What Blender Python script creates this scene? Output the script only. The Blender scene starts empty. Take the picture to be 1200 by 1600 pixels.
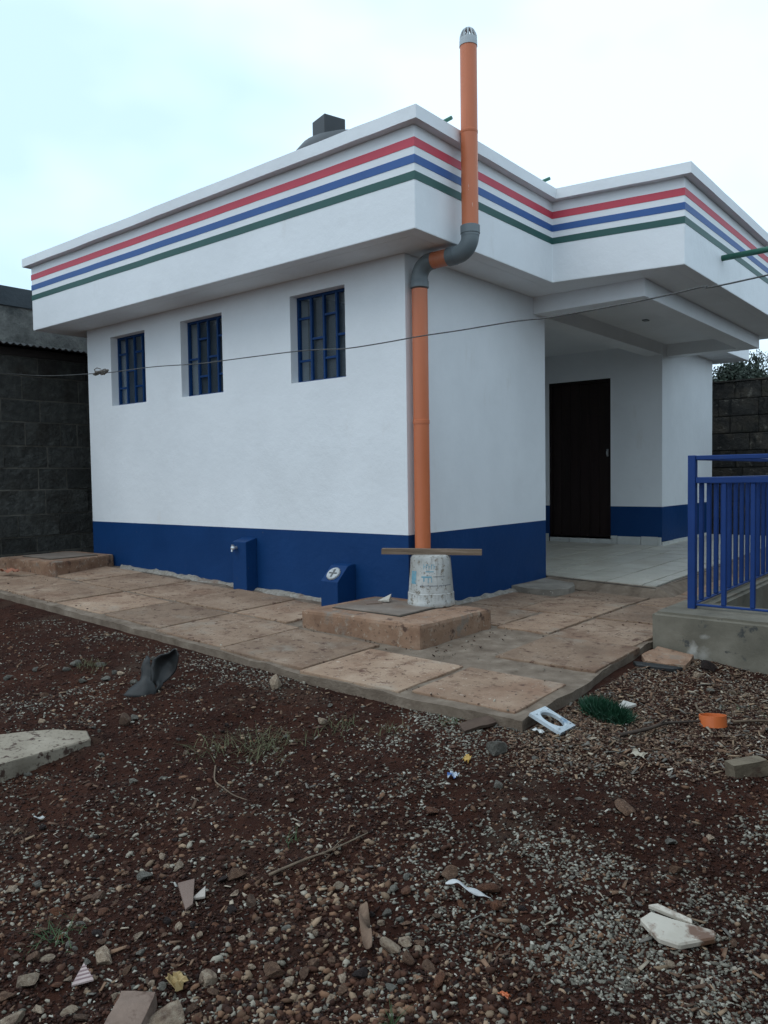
import bpy, bmesh, math, random
import numpy as np
from mathutils import Vector, Matrix

S = bpy.context.scene
COL = S.collection
R = math.radians
random.seed(7)

# ------------------------------------------------------------------ camera
cam_d = bpy.data.cameras.new('camera')
cam = bpy.data.objects.new('camera', cam_d)
COL.objects.link(cam)
CAM = Vector((3.2946, -4.2914, 0.9072))
yaw, pitch, roll = 0.6857, -0.0446, -0.0149
fw = Vector((-math.sin(yaw) * math.cos(pitch), math.cos(yaw) * math.cos(pitch), math.sin(pitch)))
rt = Vector((math.cos(yaw), math.sin(yaw), 0))
up = rt.cross(fw)
r2 = rt * math.cos(roll) + up * math.sin(roll)
u2 = -rt * math.sin(roll) + up * math.cos(roll)
M = Matrix((r2, u2, -fw)).transposed().to_4x4()
M.translation = CAM
cam.matrix_world = M
cam_d.sensor_fit = 'VERTICAL'
cam_d.sensor_height = 36.0
cam_d.lens = 1210.7 / 1600 * 36.0
cam_d.clip_start = 0.05
cam_d.clip_end = 2000
S.camera = cam

# ------------------------------------------------------------------ sky, sun, exposure
SUN_EL, SUN_AZ = R(52), R(200)          # behind thin cloud, over the photographer's left shoulder
world = bpy.data.worlds.new('World')
S.world = world
world.use_nodes = True
nt = world.node_tree
nt.nodes.clear()
def wn(t, **k):
    n = nt.nodes.new(t)
    for a, b in k.items():
        setattr(n, a, b)
    return n
wo = wn('ShaderNodeOutputWorld')
bg = wn('ShaderNodeBackground')
sky = wn('ShaderNodeTexSky', sky_type='NISHITA', sun_disc=False)
sky.sun_elevation = SUN_EL
sky.sun_rotation = SUN_AZ
sky.air_density = 1.0
sky.dust_density = 2.0
tc = wn('ShaderNodeTexCoord')
mp = wn('ShaderNodeMapping')
mp.inputs['Scale'].default_value = (1.0, 1.0, 1.9)
mp.inputs['Location'].default_value = (0.35, 0.2, 0.1)
nz = wn('ShaderNodeTexNoise')
nz.inputs['Scale'].default_value = 1.7
nz.inputs['Detail'].default_value = 4
nz.inputs['Roughness'].default_value = 0.5
rp = wn('ShaderNodeValToRGB')
rp.color_ramp.elements[0].position = 0.33
rp.color_ramp.elements[0].color = (8.5, 11.7, 14.0, 1)
rp.color_ramp.elements[1].position = 0.50
rp.color_ramp.elements[1].color = (11.8, 14.6, 17.0, 1)
mx = wn('ShaderNodeMix', data_type='RGBA')
mx.inputs[0].default_value = 0.9
nt.links.new(tc.outputs['Generated'], mp.inputs['Vector'])
nt.links.new(mp.outputs['Vector'], nz.inputs['Vector'])
# a bank of thinner, bluer cloud low in the north-west
dp = wn('ShaderNodeVectorMath', operation='DOT_PRODUCT')
dp.inputs[1].default_value = (-0.804, 0.483, 0.345)
dr = wn('ShaderNodeMapRange', interpolation_type='SMOOTHSTEP')
dr.inputs['From Min'].default_value = 0.80
dr.inputs['From Max'].default_value = 1.0
dr.inputs['To Max'].default_value = -0.15
ad = wn('ShaderNodeMath', operation='ADD')
nt.links.new(tc.outputs['Generated'], dp.inputs[0])
nt.links.new(dp.outputs['Value'], dr.inputs['Value'])
nt.links.new(nz.outputs['Fac'], ad.inputs[0])
nt.links.new(dr.outputs[0], ad.inputs[1])
nt.links.new(ad.outputs[0], rp.inputs['Fac'])
nt.links.new(sky.outputs['Color'], mx.inputs[6])
nt.links.new(rp.outputs['Color'], mx.inputs[7])
nt.links.new(mx.outputs[2], bg.inputs['Color'])
bg.inputs['Strength'].default_value = 0.10
nt.links.new(bg.outputs[0], wo.inputs['Surface'])

sun_d = bpy.data.lights.new('sun', 'SUN')
sun_d.energy = 0.6
sun_d.angle = R(35)
sun_d.color = (1.0, 0.97, 0.93)
sun = bpy.data.objects.new('sun', sun_d)
COL.objects.link(sun)
sd = Vector((math.sin(SUN_AZ) * math.cos(SUN_EL), math.cos(SUN_AZ) * math.cos(SUN_EL), math.sin(SUN_EL)))
sun.rotation_euler = sd.to_track_quat('Z', 'Y').to_euler()
sun.location = (0, 0, 30)

S.view_settings.view_transform = 'Standard'
S.view_settings.look = 'None'
S.view_settings.exposure = -0.15
S.view_settings.gamma = 1.0
S.view_settings.use_curve_mapping = False

# ------------------------------------------------------------------ helpers
def tag(o, label=None, cat=None, group=None, kind=None):
    if label: o['label'] = label
    if cat: o['category'] = cat
    if group: o['group'] = group
    if kind: o['kind'] = kind
    return o

def thing(name, label, cat, loc=(0, 0, 0), group=None):
    o = bpy.data.objects.new(name, None)
    o.empty_display_size = 0.1
    COL.objects.link(o)
    o.location = loc
    return tag(o, label, cat, group)

def obj(name, bm, m, parent=None, smooth=False, bevel=0.0, seg=2):
    me = bpy.data.meshes.new(name)
    bmesh.ops.recalc_face_normals(bm, faces=bm.faces)
    if bevel:
        es = [e for e in bm.edges if len(e.link_faces) == 2 and e.calc_face_angle(0) > 0.5]
        bmesh.ops.bevel(bm, geom=es, offset=bevel, segments=seg, affect='EDGES', profile=0.6, clamp_overlap=True)
    bm.to_mesh(me)
    bm.free()
    me.materials.append(m)
    if smooth:
        me.polygons.foreach_set('use_smooth', [True] * len(me.polygons))
    o = bpy.data.objects.new(name, me)
    COL.objects.link(o)
    if parent:
        o.parent = parent
        o.matrix_parent_inverse = Matrix.Translation(parent_world(parent)).inverted()
    return o

def parent_world(p):
    v = Vector(p.location)
    return v

def NB():
    return bmesh.new()

def box(bm, x0, x1, y0, y1, z0, z1, mat=None):
    vs = [bm.verts.new(Vector(p)) for p in ((x0, y0, z0), (x1, y0, z0), (x1, y1, z0), (x0, y1, z0),
                                            (x0, y0, z1), (x1, y0, z1), (x1, y1, z1), (x0, y1, z1))]
    if mat is not None:
        for v in vs: v.co = mat @ v.co
    for f in ((0, 3, 2, 1), (4, 5, 6, 7), (0, 1, 5, 4), (1, 2, 6, 5), (2, 3, 7, 6), (3, 0, 4, 7)):
        bm.faces.new([vs[i] for i in f])
    return vs

def prism(bm, pts, z0, z1):
    """pts: list of (x, y); z0, z1 numbers or functions of (x, y)."""
    f0 = z0 if callable(z0) else (lambda x, y: z0)
    f1 = z1 if callable(z1) else (lambda x, y: z1)
    a = [bm.verts.new((x, y, f0(x, y))) for x, y in pts]
    b = [bm.verts.new((x, y, f1(x, y))) for x, y in pts]
    n = len(pts)
    bm.faces.new(list(reversed(a)))
    bm.faces.new(b)
    for i in range(n):
        j = (i + 1) % n
        bm.faces.new((a[i], a[j], b[j], b[i]))

def offset(pts, d):
    """closed polyline offset to its right-hand side (outwards for counter-clockwise)."""
    out = []
    n = len(pts)
    for i in range(n):
        p0, p1, p2 = Vector(pts[i - 1]), Vector(pts[i]), Vector(pts[(i + 1) % n])
        a = (p1 - p0).normalized(); b = (p2 - p1).normalized()
        na = Vector((a.y, -a.x)); nb = Vector((b.y, -b.x))
        m = (na + nb)
        m = m / max(m.dot(na), 1e-6)
        out.append(tuple(p1 + m * d))
    return out

def ring(bm, pts, d_out, d_in, z0, z1):
    o = offset(pts, d_out); i = offset(pts, d_in)
    n = len(pts)
    V = [[bm.verts.new((p[0], p[1], z)) for p in c] for c, z in ((o, z0), (o, z1), (i, z1), (i, z0))]
    for k in range(4):
        A, B = V[k], V[(k + 1) % 4]
        for q in range(n):
            w = (q + 1) % n
            bm.faces.new((A[q], A[w], B[w], B[q]))

def lathe(bm, prof, seg=24, c=(0, 0, 0), mat=None, cap0=True, cap1=True):
    rows = []
    for r, z in prof:
        row = []
        for k in range(seg):
            a = 2 * math.pi * k / seg
            v = Vector((c[0] + r * math.cos(a), c[1] + r * math.sin(a), c[2] + z))
            if mat is not None: v = mat @ v
            row.append(bm.verts.new(v))
        rows.append(row)
    for A, B in zip(rows, rows[1:]):
        for k in range(seg):
            j = (k + 1) % seg
            bm.faces.new((A[k], A[j], B[j], B[k]))
    if cap0: bm.faces.new(list(reversed(rows[0])))
    if cap1: bm.faces.new(rows[-1])

def tube(bm, pts, rad, seg=10, cap=True):
    pts = [Vector(p) for p in pts]
    rows = []
    n = len(pts)
    rads = rad if isinstance(rad, (list, tuple)) else [rad] * n
    t0 = (pts[1] - pts[0]).normalized()
    ref = Vector((0, 0, 1)) if abs(t0.z) < 0.9 else Vector((1, 0, 0))
    nrm = t0.cross(ref).normalized()
    for i, p in enumerate(pts):
        t = (pts[min(i + 1, n - 1)] - pts[max(i - 1, 0)]).normalized()
        nrm = (nrm - t * nrm.dot(t)).normalized()
        bn = t.cross(nrm)
        rows.append([bm.verts.new(p + (nrm * math.cos(2 * math.pi * k / seg) + bn * math.sin(2 * math.pi * k / seg)) * rads[i]) for k in range(seg)])
    for A, B in zip(rows, rows[1:]):
        for k in range(seg):
            j = (k + 1) % seg
            bm.faces.new((A[k], A[j], B[j], B[k]))
    if cap:
        bm.faces.new(list(reversed(rows[0])))
        bm.faces.new(rows[-1])

# value noise for geometry
_rng = np.random.RandomState(5)
_T = _rng.rand(64, 64)
def vnoise(x, y):
    x = np.asarray(x, float); y = np.asarray(y, float)
    xi = np.floor(x).astype(int); yi = np.floor(y).astype(int)
    fx = x - xi; fy = y - yi
    fx = fx * fx * (3 - 2 * fx); fy = fy * fy * (3 - 2 * fy)
    a = _T[xi % 64, yi % 64]; b = _T[(xi + 1) % 64, yi % 64]
    c = _T[xi % 64, (yi + 1) % 64]; d = _T[(xi + 1) % 64, (yi + 1) % 64]
    return (a * (1 - fx) + b * fx) * (1 - fy) + (c * (1 - fx) + d * fx) * fy
def fbm(x, y, o=4):
    s = 0; a = 0.5
    for i in range(o):
        s = s + a * (vnoise(x * 2 ** i + 17.3 * i, y * 2 ** i + 9.1 * i) - 0.5)
        a *= 0.5
    return s

def roughen(bm, amp, scale=8.0, keep=None):
    for v in bm.verts:
        if keep and keep(v): continue
        c = v.co
        n = Vector((fbm(c.y * scale + 3, c.z * scale + 1, 3), fbm(c.x * scale + 11, c.z * scale + 5, 3), fbm(c.x * scale + 7, c.y * scale + 2, 3)))
        v.co = c + n * amp * 2

def subdiv(bm, cuts):
    bmesh.ops.subdivide_edges(bm, edges=bm.edges[:], cuts=cuts, use_grid_fill=True)

# ------------------------------------------------------------------ materials
def mat(name, stops, scale=4.0, detail=6, rough=0.7, bump=0.2, bscale=60.0, bdist=0.004, layers=(), metallic=0.0,
        spec=0.5, coords='Object', stretch=(1, 1, 1), rand=0.0, attr=None, attr_mix=1.0, nrough=0.6, rvar=0.0):
    m = bpy.data.materials.new(name)
    m.use_nodes = True
    t = m.node_tree
    b = t.nodes['Principled BSDF']
    L = t.links
    tc = t.nodes.new('ShaderNodeTexCoord')
    mp = t.nodes.new('ShaderNodeMapping')
    mp.inputs['Scale'].default_value = stretch
    L.new(tc.outputs[coords], mp.inputs['Vector'])
    vec = mp.outputs['Vector']
    if rand:
        oi = t.nodes.new('ShaderNodeObjectInfo')
        va = t.nodes.new('ShaderNodeVectorMath'); va.operation = 'MULTIPLY_ADD'
        va.inputs[1].default_value = (1, 1, 1)
        sc = t.nodes.new('ShaderNodeVectorMath'); sc.operation = 'SCALE'
        sc.inputs['Scale'].default_value = 37.0
        cx = t.nodes.new('ShaderNodeCombineXYZ')
        for i in range(3): L.new(oi.outputs['Random'], cx.inputs[i])
        L.new(cx.outputs[0], sc.inputs[0])
        L.new(vec, va.inputs[0]); L.new(sc.outputs[0], va.inputs[2])
        vec = va.outputs[0]
    n = t.nodes.new('ShaderNodeTexNoise')
    n.inputs['Scale'].default_value = scale
    n.inputs['Detail'].default_value = detail
    n.inputs['Roughness'].default_value = nrough
    L.new(vec, n.inputs['Vector'])
    r = t.nodes.new('ShaderNodeValToRGB')
    el = r.color_ramp.elements
    while len(el) < len(stops): el.new(0.5)
    for e, (p, c) in zip(el, stops):
        e.position = p; e.color = (*c, 1)
    L.new(n.outputs['Fac'], r.inputs['Fac'])
    col = r.outputs['Color']
    for lay in layers:        # (scale, lo, hi, colour, detail, stretch)
        mp2 = t.nodes.new('ShaderNodeMapping')
        mp2.inputs['Scale'].default_value = lay[5] if len(lay) > 5 else (1, 1, 1)
        mp2.inputs['Location'].default_value = (lay[0] * .37, lay[1] * 3.1, lay[2] * 5.7)
        L.new(vec, mp2.inputs['Vector'])
        n2 = t.nodes.new('ShaderNodeTexNoise')
        n2.inputs['Scale'].default_value = lay[0]
        n2.inputs['Detail'].default_value = lay[4] if len(lay) > 4 else 6
        n2.inputs['Roughness'].default_value = 0.65
        L.new(mp2.outputs[0], n2.inputs['Vector'])
        mr = t.nodes.new('ShaderNodeMapRange')
        mr.inputs['From Min'].default_value = lay[1]
        mr.inputs['From Max'].default_value = lay[2]
        L.new(n2.outputs['Fac'], mr.inputs['Value'])
        mm = t.nodes.new('ShaderNodeMix'); mm.data_type = 'RGBA'
        L.new(mr.outputs[0], mm.inputs[0])
        L.new(col, mm.inputs[6])
        mm.inputs[7].default_value = (*lay[3], 1)
        col = mm.outputs[2]
    if attr:
        at = t.nodes.new('ShaderNodeAttribute'); at.attribute_name = attr
        mm = t.nodes.new('ShaderNodeMix'); mm.data_type = 'RGBA'; mm.blend_type = 'MULTIPLY'
        mm.inputs[0].default_value = attr_mix
        L.new(at.outputs['Color'], mm.inputs[7])
        L.new(col, mm.inputs[6])
        col = mm.outputs[2]
    if rand:
        hs = t.nodes.new('ShaderNodeHueSaturation')
        mr = t.nodes.new('ShaderNodeMapRange')
        mr.inputs['To Min'].default_value = 1 - rand; mr.inputs['To Max'].default_value = 1 + rand
        L.new(oi.outputs['Random'], mr.inputs['Value'])
        L.new(mr.outputs[0], hs.inputs['Value'])
        L.new(col, hs.inputs['Color'])
        col = hs.outputs['Color']
    L.new(col, b.inputs['Base Color'])
    b.inputs['Roughness'].default_value = rough
    b.inputs['Metallic'].default_value = metallic
    b.inputs['Specular IOR Level'].default_value = spec
    if rvar:
        mr = t.nodes.new('ShaderNodeMapRange')
        mr.inputs['To Min'].default_value = rough - rvar; mr.inputs['To Max'].default_value = rough + rvar
        L.new(n.outputs['Fac'], mr.inputs['Value'])
        L.new(mr.outputs[0], b.inputs['Roughness'])
    if bump:
        nb = t.nodes.new('ShaderNodeTexNoise')
        nb.inputs['Scale'].default_value = bscale
        nb.inputs['Detail'].default_value = 8
        nb.inputs['Roughness'].default_value = 0.65
        L.new(vec, nb.inputs['Vector'])
        bp = t.nodes.new('ShaderNodeBump')
        bp.inputs['Strength'].default_value = bump
        bp.inputs['Distance'].default_value = bdist
        L.new(nb.outputs['Fac'], bp.inputs['Height'])
        L.new(bp.outputs['Normal'], b.inputs['Normal'])
    return m

WHITE = mat('white_paint', [(.3, (.72, .74, .755)), (.7, (.795, .815, .83))], scale=1.6, rough=.62, bump=.5, bscale=9, bdist=.010,
            layers=((.9, .55, .85, (.68, .695, .705)), (6.0, .62, .82, (.69, .69, .68), 8, (1, 1, .35)), (30, .70, .76, (.60, .60, .58))), spec=.3)
BLUE = mat('blue_paint', [(.3, (.0045, .034, .118)), (.7, (.007, .043, .145))], scale=2.2, rough=.5, bump=.5, bscale=9, bdist=.009,
           layers=((7.0, .66, .82, (.016, .055, .15)), (22, .70, .76, (.10, .10, .11))), spec=.16, rvar=.08)
RED_S = mat('red_stripe_paint', [(.3, (.50, .045, .075)), (.7, (.56, .055, .09))], rough=.55, bump=.3, bscale=22, bdist=.005)
BLU_S = mat('blue_stripe_paint', [(.3, (.02, .085, .27)), (.7, (.026, .10, .31))], rough=.55, bump=.3, bscale=22, bdist=.005)
GRN_S = mat('green_stripe_paint', [(.3, (.012, .075, .065)), (.7, (.016, .09, .078))], rough=.55, bump=.3, bscale=22, bdist=.005)
SOFFIT = WHITE
ORANGE = mat('orange_plastic_pipe', [(.3, (.50, .135, .05)), (.7, (.58, .165, .066))], scale=3, rough=.42, bump=.08, bscale=30,
             layers=((5.0, .52, .72, (.50, .20, .115), 6, (1, 1, .35)), (3.0, .6, .8, (.36, .10, .045), 8, (6, 6, .6)), (14, .68, .72, (.62, .50, .42), 6, (2.5, 2.5, .7))), stretch=(1, 1, .5))
GREYP = mat('grey_plastic_fitting', [(.3, (.12, .145, .155)), (.7, (.16, .185, .195))], rough=.45, bump=.04)
CONC = mat('weathered_concrete', [(.25, (.13, .11, .09)), (.5, (.22, .19, .155)), (.75, (.31, .275, .235))], scale=5, rough=.9, bump=.6, bscale=55, bdist=.006,
           layers=((2.2, .52, .72, (.16, .095, .06)), (26, .62, .72, (.40, .37, .33))))
PITC = mat('pit_concrete', [(.25, (.09, .08, .06)), (.5, (.155, .138, .105)), (.75, (.235, .21, .165))], scale=4, rough=.9, bump=.5, bscale=50, bdist=.005,
           layers=((1.6, .56, .72, (.16, .105, .07)), (14, .62, .70, (.06, .06, .055)), (2.4, .63, .70, (.34, .34, .33))))
def lime_stain(m, spots, colour):
    t = m.node_tree; L = t.links; b = t.nodes['Principled BSDF']
    col = b.inputs['Base Color'].links[0].from_socket
    tc = t.nodes.new('ShaderNodeTexCoord')
    n = t.nodes.new('ShaderNodeTexNoise'); n.inputs['Scale'].default_value = 24; n.inputs['Detail'].default_value = 6
    L.new(tc.outputs['Object'], n.inputs['Vector'])
    for (p, sx, sz, amt) in spots:
        mp = t.nodes.new('ShaderNodeMapping'); mp.vector_type = 'TEXTURE'
        mp.inputs['Location'].default_value = p; mp.inputs['Scale'].default_value = (sx, .2, sz)
        L.new(tc.outputs['Object'], mp.inputs['Vector'])
        ln = t.nodes.new('ShaderNodeVectorMath'); ln.operation = 'LENGTH'; L.new(mp.outputs[0], ln.inputs[0])
        ad = t.nodes.new('ShaderNodeMath'); ad.operation = 'MULTIPLY_ADD'; ad.inputs[1].default_value = 1.6; L.new(n.outputs['Fac'], ad.inputs[0]); L.new(ln.outputs['Value'], ad.inputs[2])
        mr = t.nodes.new('ShaderNodeMapRange'); mr.inputs['From Min'].default_value = 1.75; mr.inputs['From Max'].default_value = 1.05; mr.inputs['To Max'].default_value = amt
        L.new(ad.outputs[0], mr.inputs['Value'])
        mm = t.nodes.new('ShaderNodeMix'); mm.data_type = 'RGBA'; L.new(mr.outputs[0], mm.inputs[0]); L.new(col, mm.inputs[6]); mm.inputs[7].default_value = (*colour, 1)
        col = mm.outputs[2]
    L.new(col, b.inputs['Base Color'])
lime_stain(PITC, [((1.885, .17, -.105), .035, .07, .8), ((1.94, .17, -.12), .05, .06, .5), ((1.95, .17, -.01), .03, .018, .5)], (.42, .40, .36))
SLAB = mat('dirty_paving', [(.25, (.165, .10, .063)), (.5, (.27, .177, .116)), (.75, (.365, .262, .185))], scale=3.2, rough=.88, bump=.5, bscale=70, bdist=.003, rand=.2,
           layers=((1.5, .53, .72, (.20, .105, .062)), (2.3, .56, .74, (.27, .225, .175)), (6, .55, .68, (.155, .085, .052)), (14, .58, .66, (.10, .048, .029)), (34, .60, .66, (.065, .028, .018)), (40, .62, .69, (.42, .34, .265)), (70, .60, .68, (.13, .085, .058))))
MORT = mat('joint_mortar', [(.25, (.10, .068, .045)), (.55, (.195, .146, .106)), (.8, (.30, .24, .18))], scale=9, rough=.95, bump=.9, bscale=60, bdist=.01)
MORTD = mat('dark_joint', [(.3, (.02, .016, .012)), (.7, (.05, .04, .03))], scale=20, rough=.95, bump=.5)
FILLET = mat('pale_mortar_droppings', [(.3, (.20, .175, .145)), (.7, (.36, .33, .29))], scale=30, rough=.95, bump=.9, bscale=80, bdist=.01,
             layers=((4.0, .55, .68, (.19, .125, .09)),))
SLABR = mat('reddish_manhole_concrete', [(.25, (.16, .085, .05)), (.5, (.26, .15, .092)), (.75, (.36, .24, .165))], scale=4, rough=.9, bump=.6, bscale=60, bdist=.005,
            layers=((2.0, .52, .68, (.13, .06, .034)), (22, .57, .67, (.34, .26, .19)), (7, .57, .70, (.21, .175, .14)), (12, .58, .66, (.085, .045, .03)), (45, .60, .66, (.10, .06, .04))))
TILE = mat('porch_tile_glaze', [(.3, (.46, .42, .35)), (.7, (.58, .54, .46))], scale=4, rough=.34, bump=.03, bscale=20, rand=.06,
           layers=((2.0, .52, .78, (.36, .30, .23)), (20, .66, .74, (.22, .16, .11))))
SKIRT = mat('skirting_tile_glaze', [(.3, (.50, .50, .47)), (.7, (.62, .62, .59))], scale=6, rough=.35, bump=.05, rand=.05,
            layers=((6, .62, .74, (.36, .34, .30)),))
GROUT = mat('grout', [(.3, (.035, .028, .021)), (.7, (.09, .072, .055))], scale=14, rough=.95, bump=.5)
DOORM = mat('dark_brown_door', [(.3, (.0125, .007, .0065)), (.7, (.021, .012, .011))], scale=2, rough=.5, bump=.15, bscale=20, stretch=(6, 6, .4),
            layers=((7, .6, .8, (.034, .018, .015), 6, (4, 4, .3)),), spec=.2)
STEEL = mat('dull_steel', [(.3, (.30, .31, .32)), (.7, (.45, .46, .47))], scale=20, rough=.4, metallic=.8, bump=.1)
CHROME = mat('bright_tap_metal', [(.3, (.5, .51, .52)), (.7, (.66, .67, .68))], scale=20, rough=.3, metallic=.7, bump=.05)
BLOCKM = mat('dark_stone_block', [(.25, (.022, .023, .0205)), (.5, (.047, .047, .042)), (.75, (.088, .088, .078))], scale=14, rough=.9, bump=1.0, bscale=24, bdist=.06, rand=.3,
             layers=((2.0, .5, .72, (.016, .011, .006)), (22, .60, .70, (.07, .07, .065)), (40, .68, .74, (.16, .16, .15))))
BJOINT = mat('block_mortar', [(.3, (.075, .07, .06)), (.7, (.13, .12, .10))], scale=12, rough=.95, bump=.8, bscale=40, bdist=.01)
RENDERM = mat('rough_grey_render', [(.25, (.085, .085, .078)), (.5, (.15, .15, .138)), (.75, (.235, .232, .21))], scale=7, rough=.95, bump=1.0, bscale=25, bdist=.02,
              layers=((3.0, .56, .7, (.05, .055, .055)), (10, .62, .72, (.20, .205, .20))))
BANDM = mat('dark_parapet_band', [(.3, (.04, .05, .058)), (.7, (.062, .074, .082))], scale=4, rough=.9, bump=.6, bscale=25, bdist=.01)
SHEET = mat('corrugated_iron', [(.3, (.035, .038, .04)), (.7, (.08, .085, .085))], scale=7, rough=.6, bump=.2, metallic=.3,
            layers=((4, .55, .7, (.04, .024, .017)),))
DARKW = mat('dark_fascia_board', [(.3, (.012, .009, .008)), (.7, (.024, .018, .015))], scale=5, rough=.9, stretch=(8, .6, 8), bump=.5)
WALLB = mat('mossy_boundary_stone', [(.25, (.011, .0105, .009)), (.5, (.026, .0235, .02)), (.75, (.056, .051, .043))], scale=5, rough=.95, bump=1.0, bscale=14, bdist=.06, rand=.25,
            layers=((3.2, .50, .64, (.07, .057, .042)), (9, .60, .68, (.15, .135, .11)), (1.4, .56, .75, (.035, .034, .015)), (5, .54, .64, (.008, .0075, .0065), 6, (1.6, 1.6, .5))))
WOOD = mat('weathered_plank', [(.3, (.10, .067, .045)), (.55, (.18, .125, .085)), (.8, (.27, .20, .145))], scale=5, rough=.85, stretch=(1.0, 16, 16), bump=.6, bscale=14, bdist=.004)
BUCKET = mat('stained_white_bucket', [(.25, (.20, .195, .175)), (.5, (.38, .375, .35)), (.72, (.56, .56, .54))], scale=5, rough=.5, bump=.15, bscale=50, bdist=.002,
             layers=((26, .55, .64, (.18, .155, .12)), (6, .6, .74, (.24, .215, .175)), (50, .62, .67, (.07, .055, .042)), (9, .56, .74, (.50, .46, .40)), (16, .60, .68, (.17, .125, .085)), (5, .58, .72, (.20, .18, .15), 6, (5, 5, .5))))
PRINTB = mat('faded_blue_print', [(.3, (.10, .26, .34)), (.7, (.19, .37, .44))], scale=26, rough=.6, bump=.1, layers=((40, .58, .66, (.34, .34, .32)),))
PRINTD = mat('faded_grey_print', [(.3, (.10, .11, .13)), (.7, (.22, .23, .24))], scale=40, rough=.6, bump=.1, layers=((50, .55, .62, (.4, .4, .38)),))
TANK = mat('black_tank_plastic', [(.3, (.018, .022, .026)), (.7, (.026, .031, .036))], rough=.5, bump=.05)
GREENP = mat('green_painted_pipe', [(.3, (.018, .105, .07)), (.7, (.03, .14, .095))], scale=12, rough=.5, bump=.1, layers=((18, .62, .68, (.30, .33, .31)),))
WIREM = mat('dull_wire', [(.3, (.045, .045, .045)), (.7, (.11, .11, .105))], scale=30, rough=.5, metallic=.5, bump=.1)
ROPE = mat('frayed_cord', [(.3, (.07, .06, .05)), (.7, (.16, .14, .12))], scale=40, rough=.95, bump=.6)
INTER = mat('interior_plaster', [(.3, (.30, .31, .31)), (.7, (.38, .39, .39))], rough=.8, bump=.2)
RAILB = mat('blue_rail_enamel', [(.3, (.008, .034, .145)), (.7, (.012, .045, .18))], scale=5, rough=.5, spec=.22, bump=.1, bscale=30, layers=((24, .66, .72, (.03, .05, .12)),))
GLASS = bpy.data.materials.new('window_glass'); GLASS.use_nodes = True
gt = GLASS.node_tree; gt.nodes.clear()
go = gt.nodes.new('ShaderNodeOutputMaterial'); gm = gt.nodes.new('ShaderNodeMixShader')
gtr = gt.nodes.new('ShaderNodeBsdfTransparent'); ggl = gt.nodes.new('ShaderNodeBsdfGlossy'); gf = gt.nodes.new('ShaderNodeFresnel')
gtr.inputs['Color'].default_value = (.93, .95, .96, 1); ggl.inputs['Roughness'].default_value = .12
gf.inputs['IOR'].default_value = 1.16
gt.links.new(gf.outputs[0], gm.inputs[0]); gt.links.new(gtr.outputs[0], gm.inputs[1]); gt.links.new(ggl.outputs[0], gm.inputs[2]); gd = gt.nodes.new('ShaderNodeBsdfDiffuse'); gd.inputs['Color'].default_value = (.30, .40, .50, 1)
gm2 = gt.nodes.new('ShaderNodeMixShader'); gm2.inputs[0].default_value = .05
gt.links.new(gm.outputs[0], gm2.inputs[1]); gt.links.new(gd.outputs[0], gm2.inputs[2]); gt.links.new(gm2.outputs[0], go.inputs[0])

# ------------------------------------------------------------------ ground
def zw(x, y):                                   # top of the paved walkway
    return -.055 - .034 * min(x, .5) + .02 * min(y, 0)
def G0(x, y):
    x = np.asarray(x, float); y = np.asarray(y, float)
    c = -.084 - .034 * np.clip(x, -6, .5)
    d = np.clip(-1.45 - y, 0, 6)
    return c - .055 - .08 * d - .1 * np.clip(x - 1.66, 0, 2.2) + .022 * np.clip(y + 1.45, 0, 1.6)
PX0, PX1, PY0, PY1 = 1.652, 4.6, .17, 4.2        # outer outline of the sunken pit
def bumps(x, y):
    m = np.clip((-1.40 - y) * 3, 0, 1) + np.clip((x - 1.72) * 3, 0, 1)
    m = np.clip(m, 0, 1)
    h = fbm(x * 1.1, y * 1.1, 3) * .08 + fbm(x * 5 + 3, y * 5, 4) * .050 + fbm(x * 26, y * 26 + 5, 3) * .024
    return h * m
def G(x, y):
    return G0(x, y) + bumps(x, y)
def gz(x, y):
    return float(G(x, y))
def axis(lo, hi, step, far):
    a = list(np.arange(lo, hi + 1e-6, step))
    out = []; s = step * 2; p = hi
    while p < far:
        p += s; out.append(p); s *= 1.5
    pre = []; s = step * 2; p = lo
    while p > -far:
        p -= s; pre.append(p); s *= 1.5
    return np.array(pre[::-1] + a + out)
gx = axis(-3.2, 4.0, .022, 400); gy = axis(-4.2, -.1, .022, 400)
XX, YY = np.meshgrid(gx, gy, indexing='ij')
ZZ = G(XX, YY)
far = np.clip((np.hypot(XX, YY) - 7) / 8, 0, 1)
ZZ = ZZ * (1 - far) + (-.25) * far
pit = (XX > PX0 + .12) & (YY > PY0 + .25) & (XX < PX1 - .1) & (YY < PY1 - .1)
ZZ = np.where(pit, -.95, ZZ)
def grid_mesh(name, X, Y, Z, m):
    nx, ny = X.shape
    v = np.stack([X, Y, Z], -1).reshape(-1, 3)
    idx = np.arange(nx * ny).reshape(nx, ny)
    f = np.stack([idx[:-1, :-1], idx[1:, :-1], idx[1:, 1:], idx[:-1, 1:]], -1).reshape(-1, 4)
    me = bpy.data.meshes.new(name)
    me.vertices.add(len(v)); me.vertices.foreach_set('co', v.ravel())
    me.loops.add(f.size); me.loops.foreach_set('vertex_index', f.ravel().astype(np.int32))
    me.polygons.add(len(f)); me.polygons.foreach_set('loop_start', np.arange(0, f.size, 4, dtype=np.int32))
    me.polygons.foreach_set('loop_total', np.full(len(f), 4, np.int32))
    me.polygons.foreach_set('use_smooth', np.ones(len(f), bool))
    me.update(calc_edges=True)
    me.materials.append(m)
    o = bpy.data.objects.new(name, me)
    COL.objects.link(o)
    return o
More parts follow.
